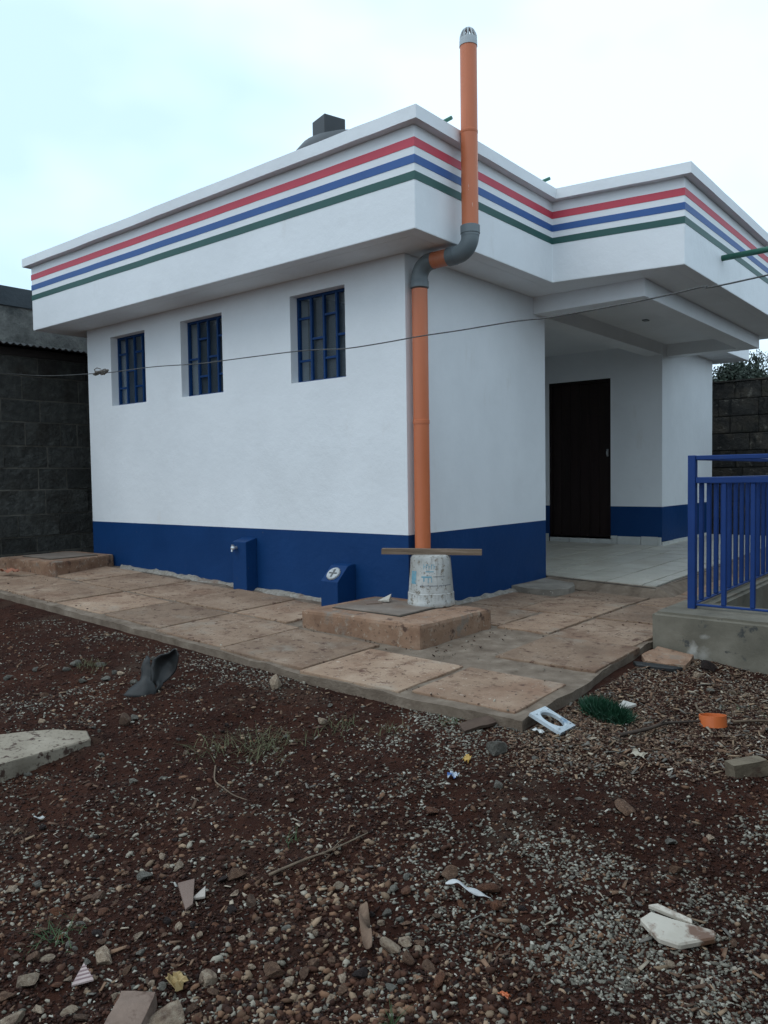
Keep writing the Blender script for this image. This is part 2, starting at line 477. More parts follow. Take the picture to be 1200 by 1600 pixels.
SOIL = mat('damp_red_brown_soil', [(.25, (.016, .0052, .0030)), (.5, (.033, .0110, .0062)), (.75, (.060, .0225, .0130))], scale=7, detail=10, rough=.95, bump=1.0, bscale=85, bdist=.012, nrough=.72,
           layers=((1.3, .52, .72, (.060, .0215, .0115)), (38, .62, .72, (.07, .04, .026)), (2.1, .58, .74, (.062, .040, .028))), spec=.15)
ground = grid_mesh('ground', XX, YY, ZZ, SOIL)
tag(ground, 'damp red brown soil of the yard', None, None, 'structure')

# ------------------------------------------------------------------ walkway of paving slabs
walk_bm = NB()
base_pts = [(-4.85, -1.40), (-3.3, -1.405), (-2.1, -1.42), (-.9, -1.435), (.3, -1.47), (1.16, -1.49), (1.72, -1.475), (1.705, -1.0), (1.675, -.5), (1.64, .16),
            (1.64, 6.9), (-.1, 6.9), (-.1, .1), (-4.85, .1)]
# fine outline so the cast edge is uneven
fine = []
for i in range(len(base_pts)):
    a = Vector(base_pts[i]); b = Vector(base_pts[(i + 1) % len(base_pts)])
    n = max(1, int((b - a).length / .06)) if (i < 9) else 1
    for k in range(n):
        p = a.lerp(b, k / n)
        if i < 9:
            j = fbm(p.x * 5 + 2, p.y * 5 + 9, 4) * .035
            p = Vector((p.x + (j if i >= 6 else 0), p.y + (j if i < 6 else 0)))
        fine.append((p.x, p.y))
prism(walk_bm, fine, -.5, 0)
for px_ in list(np.arange(-4.8, 1.7, .09)) + [.5]:
    bmesh.ops.bisect_plane(walk_bm, geom=walk_bm.verts[:] + walk_bm.edges[:] + walk_bm.faces[:], plane_co=(px_, 0, 0), plane_no=(1, 0, 0))
for py_ in list(np.arange(-1.38, 2.2, .09)) + [0]:
    bmesh.ops.bisect_plane(walk_bm, geom=walk_bm.verts[:] + walk_bm.edges[:] + walk_bm.faces[:], plane_co=(0, py_, 0), plane_no=(0, 1, 0))
for v in walk_bm.verts:
    if v.co.z > -.1: v.co.z = zw(v.co.x, v.co.y) - .011 + max(-.006, min(.006, float(fbm(v.co.x * 7, v.co.y * 7, 3)) * .03))
walkway = obj('walkway', walk_bm, MORT)
tag(walkway, None, None, None, 'structure')

def slab(x0, x1, y0, y1, m=SLAB, par=None, name='paving_slab'):
    bm = NB()
    j = lambda: random.uniform(-.008, .008)
    t = random.uniform(-.003, .004)
    rx, ry = random.uniform(-.004, .004), random.uniform(-.004, .004)
    cx, cy = (x0 + x1) / 2, (y0 + y1) / 2
    pts = [(x0 + j(), y0 + j()), (x1 + j(), y0 + j()), (x1 + j(), y1 + j()), (x0 + j(), y1 + j())]
    prism(bm, pts, lambda x, y: zw(x, y) - .035, lambda x, y: zw(x, y) + t + rx * (x - cx) + ry * (y - cy))
    return obj(name, bm, m, par or walkway, bevel=.006, seg=2)
g = .012
xs = [-4.45, -3.75, -3.06, -2.35, -1.70, -1.005, -.31, .39, 1.068, 1.70]
fronty = lambda x: -1.345 if x < -1.2 else -1.375 - .045 * (x + 1.2)
for a, b in zip(xs, xs[1:]):
    y0 = fronty((a + b) / 2)
    y1 = -.765 if b < .3 else (-.80 if b < .5 else -.90)
    if a > 1.0: slab(a + g, 1.64, -1.41, -.905)
    else: slab(a + g, b - g, y0, y1)
for a, b in zip(xs, xs[1:]):
    if b < -.9: slab(a + g, b - g, -.725, -.12)
slab(-.993, -.50, -.72, -.15)
slab(1.085, 1.655, -.635, -.035)
slab(1.085, 1.615, -.01, .66); slab(1.085, 1.61, .69, 1.34); slab(1.085, 1.61, 1.37, 2.02)
slab(.69, 1.06, .03, .665); slab(.09, .665, .10, .665); slab(.475, 1.055, .70, 1.355); slab(.06, .45, .70, 1.34); slab(.45, 1.05, 1.385, 1.80)
for k in range(6): slab(1.09, 1.61, 2.05 + k * .67, 2.69 + k * .67)

# cement droppings along the foot of the walls
def fillet(path, w, name='mortar_fillet'):
    bm = NB()
    A = Vector(path[0]); B = Vector(path[1]); d = (B - A).normalized(); n = Vector((d.y, -d.x))
    L = (B - A).length; k = int(L / .025)
    rows = []
    for i in range(k + 1):
        p = A + d * (L * i / k)
        ww = w * (.75 + 2.2 * float(fbm(p.x * 6 + 1, p.y * 6 + 4, 3)))
        ww = max(ww, .006)
        h = .010 + .05 * max(0., float(fbm(p.x * 9 + 8, p.y * 9, 3)) + .12)
        q = p + n * ww
        m_ = p + n * ww * .5
        rows.append([bm.verts.new((p.x - n.x * .01, p.y - n.y * .01, zw(p.x, p.y) + h)), bm.verts.new((m_.x, m_.y, zw(m_.x, m_.y) + h * .6 + .004 * random.random())), bm.verts.new((q.x, q.y, zw(q.x, q.y) - .012))])
    for a, b in zip(rows, rows[1:]):
        for c in range(2): bm.faces.new((a[c], a[c + 1], b[c + 1], b[c]))
    o = obj(name, bm, FILLET, walkway)
    return o
fillet(((-3.6, 0), (-.45, 0)), .06)
fillet(((0, .05), (0, 2.02)), .07)

# ------------------------------------------------------------------ the building
A_, B_, E_, CP = 4.113, 2.04, .3733, .062
HS, HT, HB = 2.45, 3.167, .5
bld = thing('washroom_block', 'white flat roofed washroom block with blue base and three striped roof bands', 'building')

def wall_with_holes(x0, x1, y0, y1, z0, z1, holes, m, name='wall'):
    bm = NB()
    xb = sorted({x0, x1, *[h[0] for h in holes], *[h[1] for h in holes]})
    zb = sorted({z0, z1, *[h[2] for h in holes], *[h[3] for h in holes]})
    inside = lambda a, b, c, d: any(h[0] <= a + 1e-6 and b <= h[1] + 1e-6 and h[2] <= c + 1e-6 and d <= h[3] + 1e-6 for h in holes)
    V = {}
    def v(x, y, z):
        k = (round(x, 5), round(y, 5), round(z, 5))
        if k not in V: V[k] = bm.verts.new((x, y, z))
        return V[k]
    cells = {}
    for i in range(len(xb) - 1):
        for j in range(len(zb) - 1):
            cells[i, j] = not inside(xb[i], xb[i + 1], zb[j], zb[j + 1])
    for (i, j), s in cells.items():
        if not s: continue
        a, b, c, d = xb[i], xb[i + 1], zb[j], zb[j + 1]
        bm.faces.new((v(a, y0, c), v(b, y0, c), v(b, y0, d), v(a, y0, d)))
        bm.faces.new((v(a, y1, c), v(a, y1, d), v(b, y1, d), v(b, y1, c)))
        for (di, dj, e) in ((-1, 0, ((a, c), (a, d))), (1, 0, ((b, c), (b, d))), (0, -1, ((a, c), (b, c))), (0, 1, ((a, d), (b, d)))):
            if not cells.get((i + di, j + dj), False):
                (p, q), (r_, s_) = e
                bm.faces.new((v(p, y0, q), v(r_, y0, s_), v(r_, y1, s_), v(p, y1, q)))
    return obj(name, bm, m, bld)

WIN = [(-3.685, -3.10), (-2.547, -1.967), (-1.138, -.559)]
WZ0, WZ1 = 1.655, 2.33
wall_with_holes(-A_, 0, 0, .2, HB, 2.46, [(a, b, WZ0, WZ1) for a, b in WIN], WHITE)
def bx(name, m, *a, par=None, bevel=0.0):
    bm = NB(); box(bm, *a)
    return obj(name, bm, m, par or bld, bevel=bevel)
bx('dado', BLUE, -A_, 0, 0, .2, -.3, HB)
bx('wall', WHITE, -.2, 0, .2, B_, HB, 2.46)
bx('dado', BLUE, -.2, 0, .2, B_, -.3, HB)
bx('wall', WHITE, -A_, -.2, B_ - .2, B_, HB, 2.46)
bx('dado', BLUE, -A_, -.2, B_ - .2, B_, -.3, HB)
bx('wall', WHITE, -A_, -A_ + .2, .2, B_ - .2, -.3, 2.46)
# porch back and second block
bx('wall', WHITE, -2.4, -2.2, B_, 5.0, -.3, 2.46)
DX0, DX1, DZ0, DZ1 = -1.49, -.642, .10, 2.10
wall_with_holes(-A_, 0, 5.0, 5.2, .505, 2.46, [(DX0, DX1, .505, DZ1)], WHITE)
bx('dado', BLUE, DX1, 0, 5.0, 5.2, .09, .505); bx('dado', BLUE, -2.2, DX0, 5.0, 5.2, .09, .505)
bx('wall', WHITE, -.2, 0, 5.2, 6.95, .505, 2.46)
bx('dado', BLUE, -.2, 0, 5.2, 6.95, -.3, .505)
bx('wall', WHITE, -A_, -.2, 6.75, 6.95, -.3, 2.46)
bx('wall', WHITE, -A_, -A_ + .2, B_, 6.75, -.3, 2.46)
# room partitions and floor inside, seen only through the glass
bx('room_partition', INTER, -1.45, -1.35, .2, B_ - .2, -.3, 2.45)
bx('room_partition', INTER, -2.95, -2.85, .2, B_ - .2, -.3, 2.45)
# door
door = NB(); box(door, DX0 + .035, DX1 - .035, 5.05, 5.09, DZ0 + .008, DZ1 - .035)
dr = obj('door', door, DOORM, bld)
n_ = 6; w_ = (DX1 - DX0 - .07) / n_
for k in range(n_):
    bm = NB(); x0 = DX0 + .035 + k * w_
    box(bm, x0 + .004, x0 + w_ - .004, 5.038, 5.052, DZ0 + .012, DZ1 - .04)
    obj('door_board', bm, DOORM, dr, bevel=.003, seg=1)
bm = NB()
box(bm, DX0, DX0 + .035, 5.02, 5.11, DZ0, DZ1); box(bm, DX1 - .035, DX1, 5.02, 5.11, DZ0, DZ1); box(bm, DX0 + .035, DX1 - .035, 5.02, 5.11, DZ1 - .035, DZ1)
obj('door_frame', bm, DOORM, bld)
bm = NB(); box(bm, DX1 - .06, DX1 - .04, 5.02, 5.038, 1.13, 1.22); tube(bm, [(DX1 - .05, 5.03, 1.19), (DX1 - .05, 4.995, 1.19), (DX1 - .05, 4.995, 1.15)], .006, 8)
obj('door_handle', bm, STEEL, dr)
# skirting tiles
def skirt(x0, x1, y0, y1, z0, z1):
    bm = NB(); box(bm, x0, x1, y0, y1, z0, z1)
    obj('skirting_tile', bm, SKIRT, bld, bevel=.002, seg=1)
x = DX1 + .004; i = 0
for w in (.085, .30, .21, .04):
    skirt(x, x + w - .005, 4.985, 5.004, .02, .135 + random.uniform(-.004, .006)); x += w
for k in range(3): skirt(DX0 + .01 + k * .282, DX0 + .287 + k * .282, 4.993, 5.004, .02, .092)
skirt(-2.19, -1.85, 4.985, 5.004, .02, .14); skirt(-1.845, DX0 - .004, 4.985, 5.004, .02, .135)
for k in range(10): skirt(-.004, .012, 5.0 + k * .19, 5.185 + k * .19, -.02, .085 + random.uniform(-.004, .004))

# windows
flip = [0, 1, 0]
for wi, (a, b) in enumerate(WIN):
    yf = .078
    fr = NB(); t = .020
    box(fr, a, a + t, yf, yf + .03, WZ0, WZ1); box(fr, b - t, b, yf, yf + .03, WZ0, WZ1)
    box(fr, a + t, b - t, yf, yf + .03, WZ0, WZ0 + t); box(fr, a + t, b - t, yf, yf + .03, WZ1 - t, WZ1)
    win = obj('window', fr, BLUE, bld)
    cw = (b - a - 2 * t) / 4
    for k in range(1, 4):
        bm = NB(); xc = a + t + cw * k
        box(bm, xc - .009, xc + .009, yf - .004, yf + .018, WZ0 + t, WZ1 - t)
        obj('grille_bar', bm, BLUE, win)
    H = WZ1 - WZ0
    for k in range(4):
        fs = (.26, .75) if (k + flip[wi]) % 2 == 0 else (.5,)
        for f in fs:
            bm = NB(); zc = WZ0 + H * f
            x0 = a + t + cw * k + (.011 if k else 0); x1 = a + t + cw * (k + 1) - (.011 if k < 3 else 0)
            box(bm, x0, x1, yf - .001, yf + .015, zc - .0085, zc + .0085)
            obj('grille_bar', bm, BLUE, win)
    bm = NB(); box(bm, a + t, b - t, yf + .022, yf + .026, WZ0 + t, WZ1 - t)
    obj('pane', bm, GLASS, win)

# roof
OUT = [(-A_ - E_, -E_), (E_, -E_), (E_, 1.459), (1.3594, 1.6312), (1.3594, 5.59), (E_, 5.59), (E_, 7.35), (-A_ - E_, 7.35)]
bm = NB(); prism(bm, offset(OUT, -.11), HS + .001, HS + .12)
obj('roof_slab', bm, WHITE, bld)
def wavy(bm, amp):
    for ax, rng_ in ((0, np.arange(-4.3, 1.4, .17)), (1, np.arange(-.3, 7.3, .17))):
        for q in rng_:
            co = [0, 0, 0]; no = [0, 0, 0]; co[ax] = q; no[ax] = 1
            bmesh.ops.bisect_plane(bm, geom=bm.verts[:] + bm.edges[:] + bm.faces[:], plane_co=co, plane_no=no)
    for v in bm.verts:
        v.co.z += float(fbm(v.co.x * 2.3 + v.co.y * 2.1, v.co.z * 3, 3)) * amp
bm = NB(); ring(bm, OUT, 0, -.11, HS, 3.088)
fas = obj('fascia', bm, WHITE, bld, bevel=.007)
bm = NB(); ring(bm, OUT, CP, -.14, 3.086, HT)
bmesh.ops.bevel(bm, geom=[e for e in bm.edges if e.calc_face_angle(0) > .5], offset=.012, segments=2, affect='EDGES', profile=.6)
wavy(bm, .014)
obj('coping', bm, WHITE, bld)
for nm, m, z0, z1 in (('red_stripe', RED_S, 2.953, 3.008), ('blue_stripe', BLU_S, 2.8515, 2.9035), ('green_stripe', GRN_S, 2.7513, 2.803)):
    bm = NB(); ring(bm, OUT, .0025, -.02, z0, z1); wavy(bm, .007)
    obj(nm, bm, m, bld)
# porch beams
bx('beam', WHITE, 0, .988, 1.827, 2.027, 2.31, 2.46, bevel=.006)
bx('beam', WHITE, .788, .985, 2.027, 5.345, 2.312, 2.46, bevel=.006)
bx('beam', WHITE, 0, .788, 5.145, 5.342, 2.311, 2.46, bevel=.006)
bx('beam', WHITE, -.2, -.001, B_, 5.0, 2.313, 2.46, bevel=.006)
# lamp box in the porch ceiling
bm = NB(); box(bm, .345, .395, 3.45, 3.52, 2.440, 2.452)
obj('ceiling_junction_box', bm, GREYP, bld)

# ------------------------------------------------------------------ porch floor
pz = lambda x, y: .012 * (y - 1.9)
y0f = lambda x: 2.07 - .19 * (x + .05)
bm = NB()
pts = [(-2.2, 2.05), (.0, 2.05), (.25, 1.985), (1.075, 1.83), (1.10, 2.6), (1.09, 6.9), (0, 6.9), (0, 5.0), (-2.2, 5.0)]
prism(bm, pts, -.3, lambda x, y: pz(x, y) - .010)
porch = obj('porch_floor', bm, GROUT)
bm = NB(); rows = []
for k in range(41):
    t = k / 40; x = .02 + 1.06 * t; y = 2.045 - .205 * t - .02 * max(0, .25 - x)
    j = float(fbm(x * 9, 4.2, 3)) * .05
    rows.append([bm.verts.new((x, y + .03, pz(x, y) - .006)), bm.verts.new((x, y - .03 + j * .4, pz(x, y) - .018 + j * .15)), bm.verts.new((x + .01, y - .15 + j, zw(x, y) - .004))])
for k in range(30):
    y = 1.85 + k * .17; j = float(fbm(y * 5, 1.7, 3)) * .05
    rows.append([bm.verts.new((1.07, y, pz(1.07, y) - .006)), bm.verts.new((1.12 + j * .3, y, pz(1.07, y) - .02)), bm.verts.new((1.21 + j, y, zw(1.2, y) - .004))])
for a, b in zip(rows, rows[1:]):
    for c in range(2): bm.faces.new((a[c], a[c + 1], b[c + 1], b[c]))
obj('mortar_apron', bm, MORT, porch); tag(porch, None, None, None, 'structure')
txs = [-2.2 + .3375 * k for k in range(7)] + [.1625, .4875, .8125, 1.05]
txs = [-2.18, -1.85, -1.52, -1.19, -.86, -.53, -.20, -.055, .275, .605, .935, 1.055]
for a, b in zip(txs, txs[1:]):
    for k in range(15):
        ya = 1.9 + .33 * k - .0
        yb = ya + .33
        if b <= -.04 and (ya > 4.99): continue
        if b <= .0 and k == 0: ya = 2.05
        if ya > 6.8: continue
        bm = NB(); h = .0065
        fa = lambda x, y: max(y, y0f(x) + .012) if k == 0 and a > -.1 else y
        yb = min(yb, 4.985 if b <= -.04 else 6.88)
        if a < 0 and b > 0 and yb > 4.98: pass
        ha = .016 if abs(a + .055) < .01 else h
        P = [(a + ha, fa(a, ya + h)), (b - h, fa(b, ya + h)), (b - h, yb - h), (a + ha, yb - h)]
        if P[2][1] - P[0][1] < .03 or P[2][1] - P[1][1] < .03: continue
        xm = 0 if False else None
        t = random.uniform(-.0012, .0012)
        prism(bm, P, lambda x, y: pz(x, y) - .012, lambda x, y: pz(x, y) + t)
        obj('floor_tile', bm, TILE, porch)
# lump of cement at the foot of the wall corner
bm = NB()
prism(bm, [(.0, 1.42), (.16, 1.40), (.36, 1.45), (.44, 1.60), (.40, 1.78), (.30, 1.97), (.0, 2.06)], -.12, lambda x, y: -.022 - .02 * x)
subdiv(bm, 2); roughen(bm, .008, 14)
lump = obj('cement_step', bm, CONC, porch, bevel=0)

# ------------------------------------------------------------------ vent pipe
vp = thing('vent_pipe', 'orange plastic vent pipe with grey elbows and grey slotted cowl', 'pipe', (.075, .068, 0))
PX, PY, PXU, PZ = .075, .068, .492, 2.375
def part(name, m, build, par, smooth=True):
    bm = NB(); build(bm)
    o = obj(name, bm, m, par, smooth=False)
    if smooth:
        me = o.data
        me.polygons.foreach_set('use_smooth', [True] * len(me.polygons))
        md = o.modifiers.new('edges', 'EDGE_SPLIT'); md.split_angle = R(40)
    return o
rp_ = .055
part('lower_pipe', ORANGE, lambda b: lathe(b, [(rp_, .03), (rp_, 1.28)], 32, (PX, PY, 0)), vp)
part('lower_pipe', ORANGE, lambda b: lathe(b, [(rp_ + .003, 1.275), (rp_ + .003, 1.30), (rp_, 1.302), (rp_, 2.20)], 32, (PX, PY, 0)), vp)
def arc(c, r, a0, a1, n=10):
    return [(c[0] + r * math.cos(a0 + (a1 - a0) * k / n), PY, c[2] + r * math.sin(a0 + (a1 - a0) * k / n)) for k in range(n + 1)]
re_ = .105
part('elbow', GREYP, lambda b: tube(b, [(PX, PY, PZ - re_ - .012)] + arc((PX + re_, PY, PZ - re_), re_, math.pi, math.pi / 2) + [(PX + re_ + .015, PY, PZ)], .058, 28), vp)
part('elbow_collar', GREYP, lambda b: lathe(b, [(.058, -.065), (.064, -.06), (.064, -.02), (.060, -.012), (.060, .0)], 28, (PX, PY, PZ - re_)), vp)
part('cross_pipe', ORANGE, lambda b: tube(b, [(PX + re_, PY, PZ), (PXU - re_, PY, PZ)], rp_, 28), vp)
part('elbow', GREYP, lambda b: tube(b, [(PXU - re_ - .03, PY, PZ)] + arc((PXU - re_, PY, PZ + re_), re_, -math.pi / 2, 0) + [(PXU, PY, PZ + re_ + .01)], .058, 28), vp)
part('elbow_collar', GREYP, lambda b: tube(b, [(PXU - re_ - .065, PY, PZ), (PXU - re_ - .01, PY, PZ)], .0615, 28), vp)
part('elbow_collar', GREYP, lambda b: lathe(b, [(.060, -.005), (.060, .01), (.064, .012), (.064, .062), (.058, .065)], 28, (PXU, PY, PZ + re_)), vp)
part('upper_pipe', ORANGE, lambda b: lathe(b, [(rp_, PZ + re_ + .03), (rp_, 3.13)], 32, (PXU, PY, 0)), vp)
part('upper_pipe', ORANGE, lambda b: lathe(b, [(rp_, 3.13), (rp_ + .002, 3.134), (rp_ + .002, 3.15), (rp_, 3.152), (rp_, 3.72)], 32, (PXU, PY, 0)), vp)
def cowl(b):
    lathe(b, [(.0585, 3.685), (.0585, 3.715), (.056, 3.735), (.050, 3.738), (.049, 3.73)], 28, (PXU, PY, 0), cap0=False, cap1=False)
    for k in range(12):
        a = 2 * math.pi * k / 12
        ps = []
        for q in range(6):
            th = q / 5 * math.pi / 2 * .82
            ps.append((PXU + .052 * math.cos(th) * math.cos(a), PY + .052 * math.cos(th) * math.sin(a), 3.733 + .07 * math.sin(th)))
        tube(b, ps, .0055, 5)
    lathe(b, [(.019, 3.795), (.017, 3.803), (.008, 3.807)], 20, (PXU, PY, 0))
part('vent_cowl', mat('pale_grey_cowl', [(.3, (.34, .37, .38)), (.7, (.42, .45, .46))], rough=.5, bump=.03), cowl, vp)

# ------------------------------------------------------------------ blue boxes against the wall
tb = thing('tap_box', 'tall narrow blue plastered box with small chrome tap at wall foot', 'tap box', (-1.66, -.06, 0))
bm = NB(); prism(bm, [(-1.755, -.12), (-1.585, -.12), (-1.585, 0), (-1.755, 0)], -.06, lambda x, y: .395 + (y + .12) * .25)
obj('box', bm, BLUE, tb, bevel=.008)
bm = NB(); tube(bm, [(-1.70, -.118, .345), (-1.70, -.155, .345)], .014, 12); lathe(bm, [(.016, -.012), (.02, 0), (.016, .014)], 12, (-1.70, -.158, .345)); tube(bm, [(-1.70, -.15, .345), (-1.70, -.165, .338), (-1.70, -.17, .315)], .009, 10)
box(bm, -1.712, -1.688, -.165, -.153, .358, .372)
obj('tap', bm, CHROME, tb)
cb = thing('cleanout_box', 'low blue sloping plastered box with round white screw cap near corner', 'cleanout box', (-.57, -.1, 0))
bm = NB()
prof = [(-.20, -.06), (-.20, .155), (-.085, .262), (-.04, .27), (0, .27), (0, -.06)]
vA = [bm.verts.new((-.665, y, z)) for y, z in prof]; vB = [bm.verts.new((-.497, y, z)) for y, z in prof]
bm.faces.new(vA); bm.faces.new(vB[::-1])
for k in range(6):
    j = (k + 1) % 6
    bm.faces.new((vA[k], vB[k], vB[j], vA[j]))
obj('box', bm, BLUE, cb, bevel=.006)
capm = mat('scratched_white_cap', [(.3, (.33, .34, .34)), (.7, (.52, .53, .53))], scale=18, rough=.5, bump=.1, layers=((30, .6, .68, (.2, .2, .2)),))
an = math.atan2(.107, .115)
MC = Matrix.Translation((-.578, -.150, .204)) @ Matrix.Rotation(an, 4, 'X')
bm = NB(); lathe(bm, [(.056, -.004), (.056, .010), (.052, .014), (.047, .012), (.005, .012)], 28, mat=MC)
cp = obj('screw_cap', bm, capm, cb)
bm = NB(); box(bm, -.036, .036, -.005, .005, .011, .017, MC); box(bm, -.005, .005, -.036, -.0051, .011, .0165, MC); box(bm, -.005, .005, .0051, .036, .011, .0165, MC)
obj('cap_cross', bm, mat('cap_slot', [(.3, (.08, .08, .08)), (.7, (.14, .14, .14))], rough=.6), cp)

# ------------------------------------------------------------------ manhole slabs
def manhole(pts, zt, name, label, cover, loc):
    t = thing(name, label, 'manhole', loc)
    bm = NB()
    prism(bm, pts, zt - .17, zt)
    bmesh.ops.bevel(bm, geom=bm.edges[:], offset=.022, segments=2, affect='EDGES', profile=.6)
    subdiv(bm, 6); roughen(bm, .006, 7)
    obj('slab', bm, SLABR, t)
    x0, x1, y0, y1 = cover
    bm = NB(); box(bm, x0 - .009, x1 + .009, y0 - .009, y1 + .009, zt - .02, zt + .004)
    obj('cover_joint', bm, MORTD, t)
    bm = NB(); box(bm, x0, x1, y0, y1, zt - .02, zt + .012)
    obj('cover_plate', bm, mat('cover_plate_' + name, [(.3, (.13, .10, .078)), (.7, (.23, .185, .15))], scale=6, rough=.85, bump=.5, layers=((3, .5, .7, (.17, .11, .075)),)), t, bevel=.003, seg=1)
    return t
manhole([(-.33, -.735), (.62, -.71), (.66, .02), (.0, .04), (.0, -.002), (-.31, -.002)], .048, 'manhole_slab',
        'thick reddish concrete manhole slab at building corner under the white bucket', (-.20, .36, -.56, -.13), (.15, -.35, -.1))
manhole([(-4.44, -.83), (-3.5, -.74), (-3.72, -.01), (-4.5, -.03)], .178, 'manhole_slab',
        'reddish concrete manhole slab beside the dark stone wall', (-4.3, -3.75, -.64, -.18), (-4.0, -.4, .05))

# bucket and plank
bk = thing('bucket', 'upside down stained white plastic bucket with faded blue print', 'bucket', (.255, -.09, .05))
BC = (.255, -.09, .052)
part('bucket_body', BUCKET, lambda b: lathe(b, [(.157, .0), (.159, .004), (.158, .030), (.156, .034), (.153, .085), (.150, .088), (.134, .312), (.126, .330), (.112, .336), (.05, .337)], 40, BC), bk)
def rimribs(b):
    for k in range(40):
        a = 2 * math.pi * k / 40
        mt = Matrix.Translation((BC[0] + .154 * math.cos(a), BC[1] + .154 * math.sin(a), BC[2])) @ Matrix.Rotation(a, 4, 'Z')
        box(b, -.002, .0012, -.002, .002, .036, .084, mt)
part('rim_ribs', BUCKET, rimribs, bk, False)
def decal(b, a0, a1, z0, z1, n=6, m=3):
    rad = lambda z: .150 + (.134 - .150) * (z - .088) / (.312 - .088) + .0010
    rows = []
    for j in range(m + 1):
        z = z0 + (z1 - z0) * j / m
        rows.append([b.verts.new((BC[0] + rad(z) * math.cos(R(a0 + (a1 - a0) * k / n)), BC[1] + rad(z) * math.sin(R(a0 + (a1 - a0) * k / n)), BC[2] + z)) for k in range(n + 1)])
    for A, B in zip(rows, rows[1:]):
        for k in range(n): b.faces.new((A[k], A[k + 1], B[k + 1], B[k]))
aF = math.degrees(math.atan2(-4.2, 3.04))     # the side towards the yard
part('blue_print', PRINTB, lambda b: decal(b, aF - 62, aF - 42, .15, .235), bk)
def letters(b):
    decal(b, aF - 26, aF + 2, .195, .205); decal(b, aF - 20, aF - 17, .17, .195, 1); decal(b, aF - 8, aF - 6, .16, .195, 1); decal(b, aF + 1, aF + 3, .165, .195, 1)
    decal(b, aF - 14, aF + 8, .232, .238)
    for k in range(5):
        a = aF - 20 + k * 7
        decal(b, a, a + 1.5, .25, .283, 1, 1); decal(b, a + 1.5, a + 5, .265 + .012 * (k % 2), .270 + .012 * (k % 2), 2, 1)
tag(part('faded_lettering', PRINTB, letters, bk), None, None, None, 'stuff')
part('printed_line', PRINTD, lambda b: decal(b, aF - 28, aF + 62, .140, .1445, 12, 1), bk)
part('printed_line', PRINTD, lambda b: decal(b, aF + 6, aF + 40, .200, .2035, 8, 1), bk)
dv = Vector((.865, .50, -.012)).normalized()
pm_ = Matrix.Translation((.263, -.09, .405)) @ Matrix.Rotation(math.atan2(dv.y, dv.x), 4, 'Z') @ Matrix.Rotation(.012, 4, 'Y')
bm = NB(); box(bm, -.335, .335, -.032, .032, -.0175, .0195)
subdiv(bm, 5)
for v in bm.verts: v.co.z += float(fbm(v.co.x * 6, v.co.y * 9 + 4, 3)) * .008; v.co.y += float(fbm(v.co.x * 5 + 9, v.co.z * 30, 3)) * .008
plank = obj('plank', bm, WOOD); plank.matrix_world = pm_
tag(plank, 'short weathered wooden plank lying across the upturned bucket', 'plank')

# ------------------------------------------------------------------ pit with blue railing
pw = thing('pit_wall', 'low grey concrete wall around a sunken pit under blue railing', 'pit', (1.66, .17, -.1))
bm = NB()
outer = [(1.652, .17), (4.6, .17), (4.6, 4.2), (1.652, 4.2)]
inner = [(1.875, .67), (4.4, .67), (4.4, 4.0), (1.875, 4.0)]
V = [[bm.verts.new((*p, z)) for p in c] for c, z in ((outer, -.6), (outer, .1), (inner, .1), (inner, -1.0))]
for k in range(3):
    for q in range(4):
        w = (q + 1) % 4
        bm.faces.new((V[k][q], V[k][w], V[k + 1][w], V[k + 1][q]))
bmesh.ops.bevel(bm, geom=[e for e in bm.edges if all(abs(v.co.z - .1) < 1e-4 for v in e.verts)] + [e for e in bm.edges if all(abs(v.co.x - 1.652) < 1e-4 and abs(v.co.y - .17) < 1e-4 for v in e.verts)], offset=.02, segments=3, affect='EDGES')
subdiv(bm, 4); roughen(bm, .008, 5)
obj('retaining_wall', bm, PITC, pw)
bm = NB(); box(bm, 1.9, 4.38, .7, 3.98, -.96, -.90)
obj('pit_base', bm, PITC, pw)

rl = thing('railing', 'blue painted metal railing standing on the pit wall', 'railing', (1.80, .42, .1))
def rb(name, *a, bevel=.003):
    bm = NB(); box(bm, *a); return obj(name, bm, RAILB, rl, bevel=bevel, seg=1)
def post(x, y): rb('post', x - .022, x + .022, y - .022, y + .022, .085, 1.010)
post(1.803, .424); post(1.803, 2.55); post(1.803, 3.98); post(3.1, .424); post(4.45, .424)
ft = [(1.826, 3.077), (3.123, 4.427)]
for a, b in ft:
    rb('rail', a, b, .409, .439, .982, 1.008); rb('rail', a, b, .405, .443, .845, .880); rb('rail', a, b, .412, .436, .118, .130)
    n = int(round((b - a) / .15))
    for k in range(1, n):
        x = a + (b - a) * k / n
        rb('baluster', x - .013, x + .013, .411, .437, .131 if k % 3 else .09, .844)
for a, b in ((.447, 2.527), (2.573, 3.957)):
    rb('rail', 1.788, 1.818, a, b, .982, 1.008); rb('rail', 1.784, 1.822, a, b, .845, .880); rb('rail', 1.791, 1.815, a, b, .118, .130)
    n = int(round((b - a) / .148))
    for k in range(1, n):
        y = a + (b - a) * k / n
        rb('baluster', 1.790, 1.816, y - .013, y + .013, .131, .844)

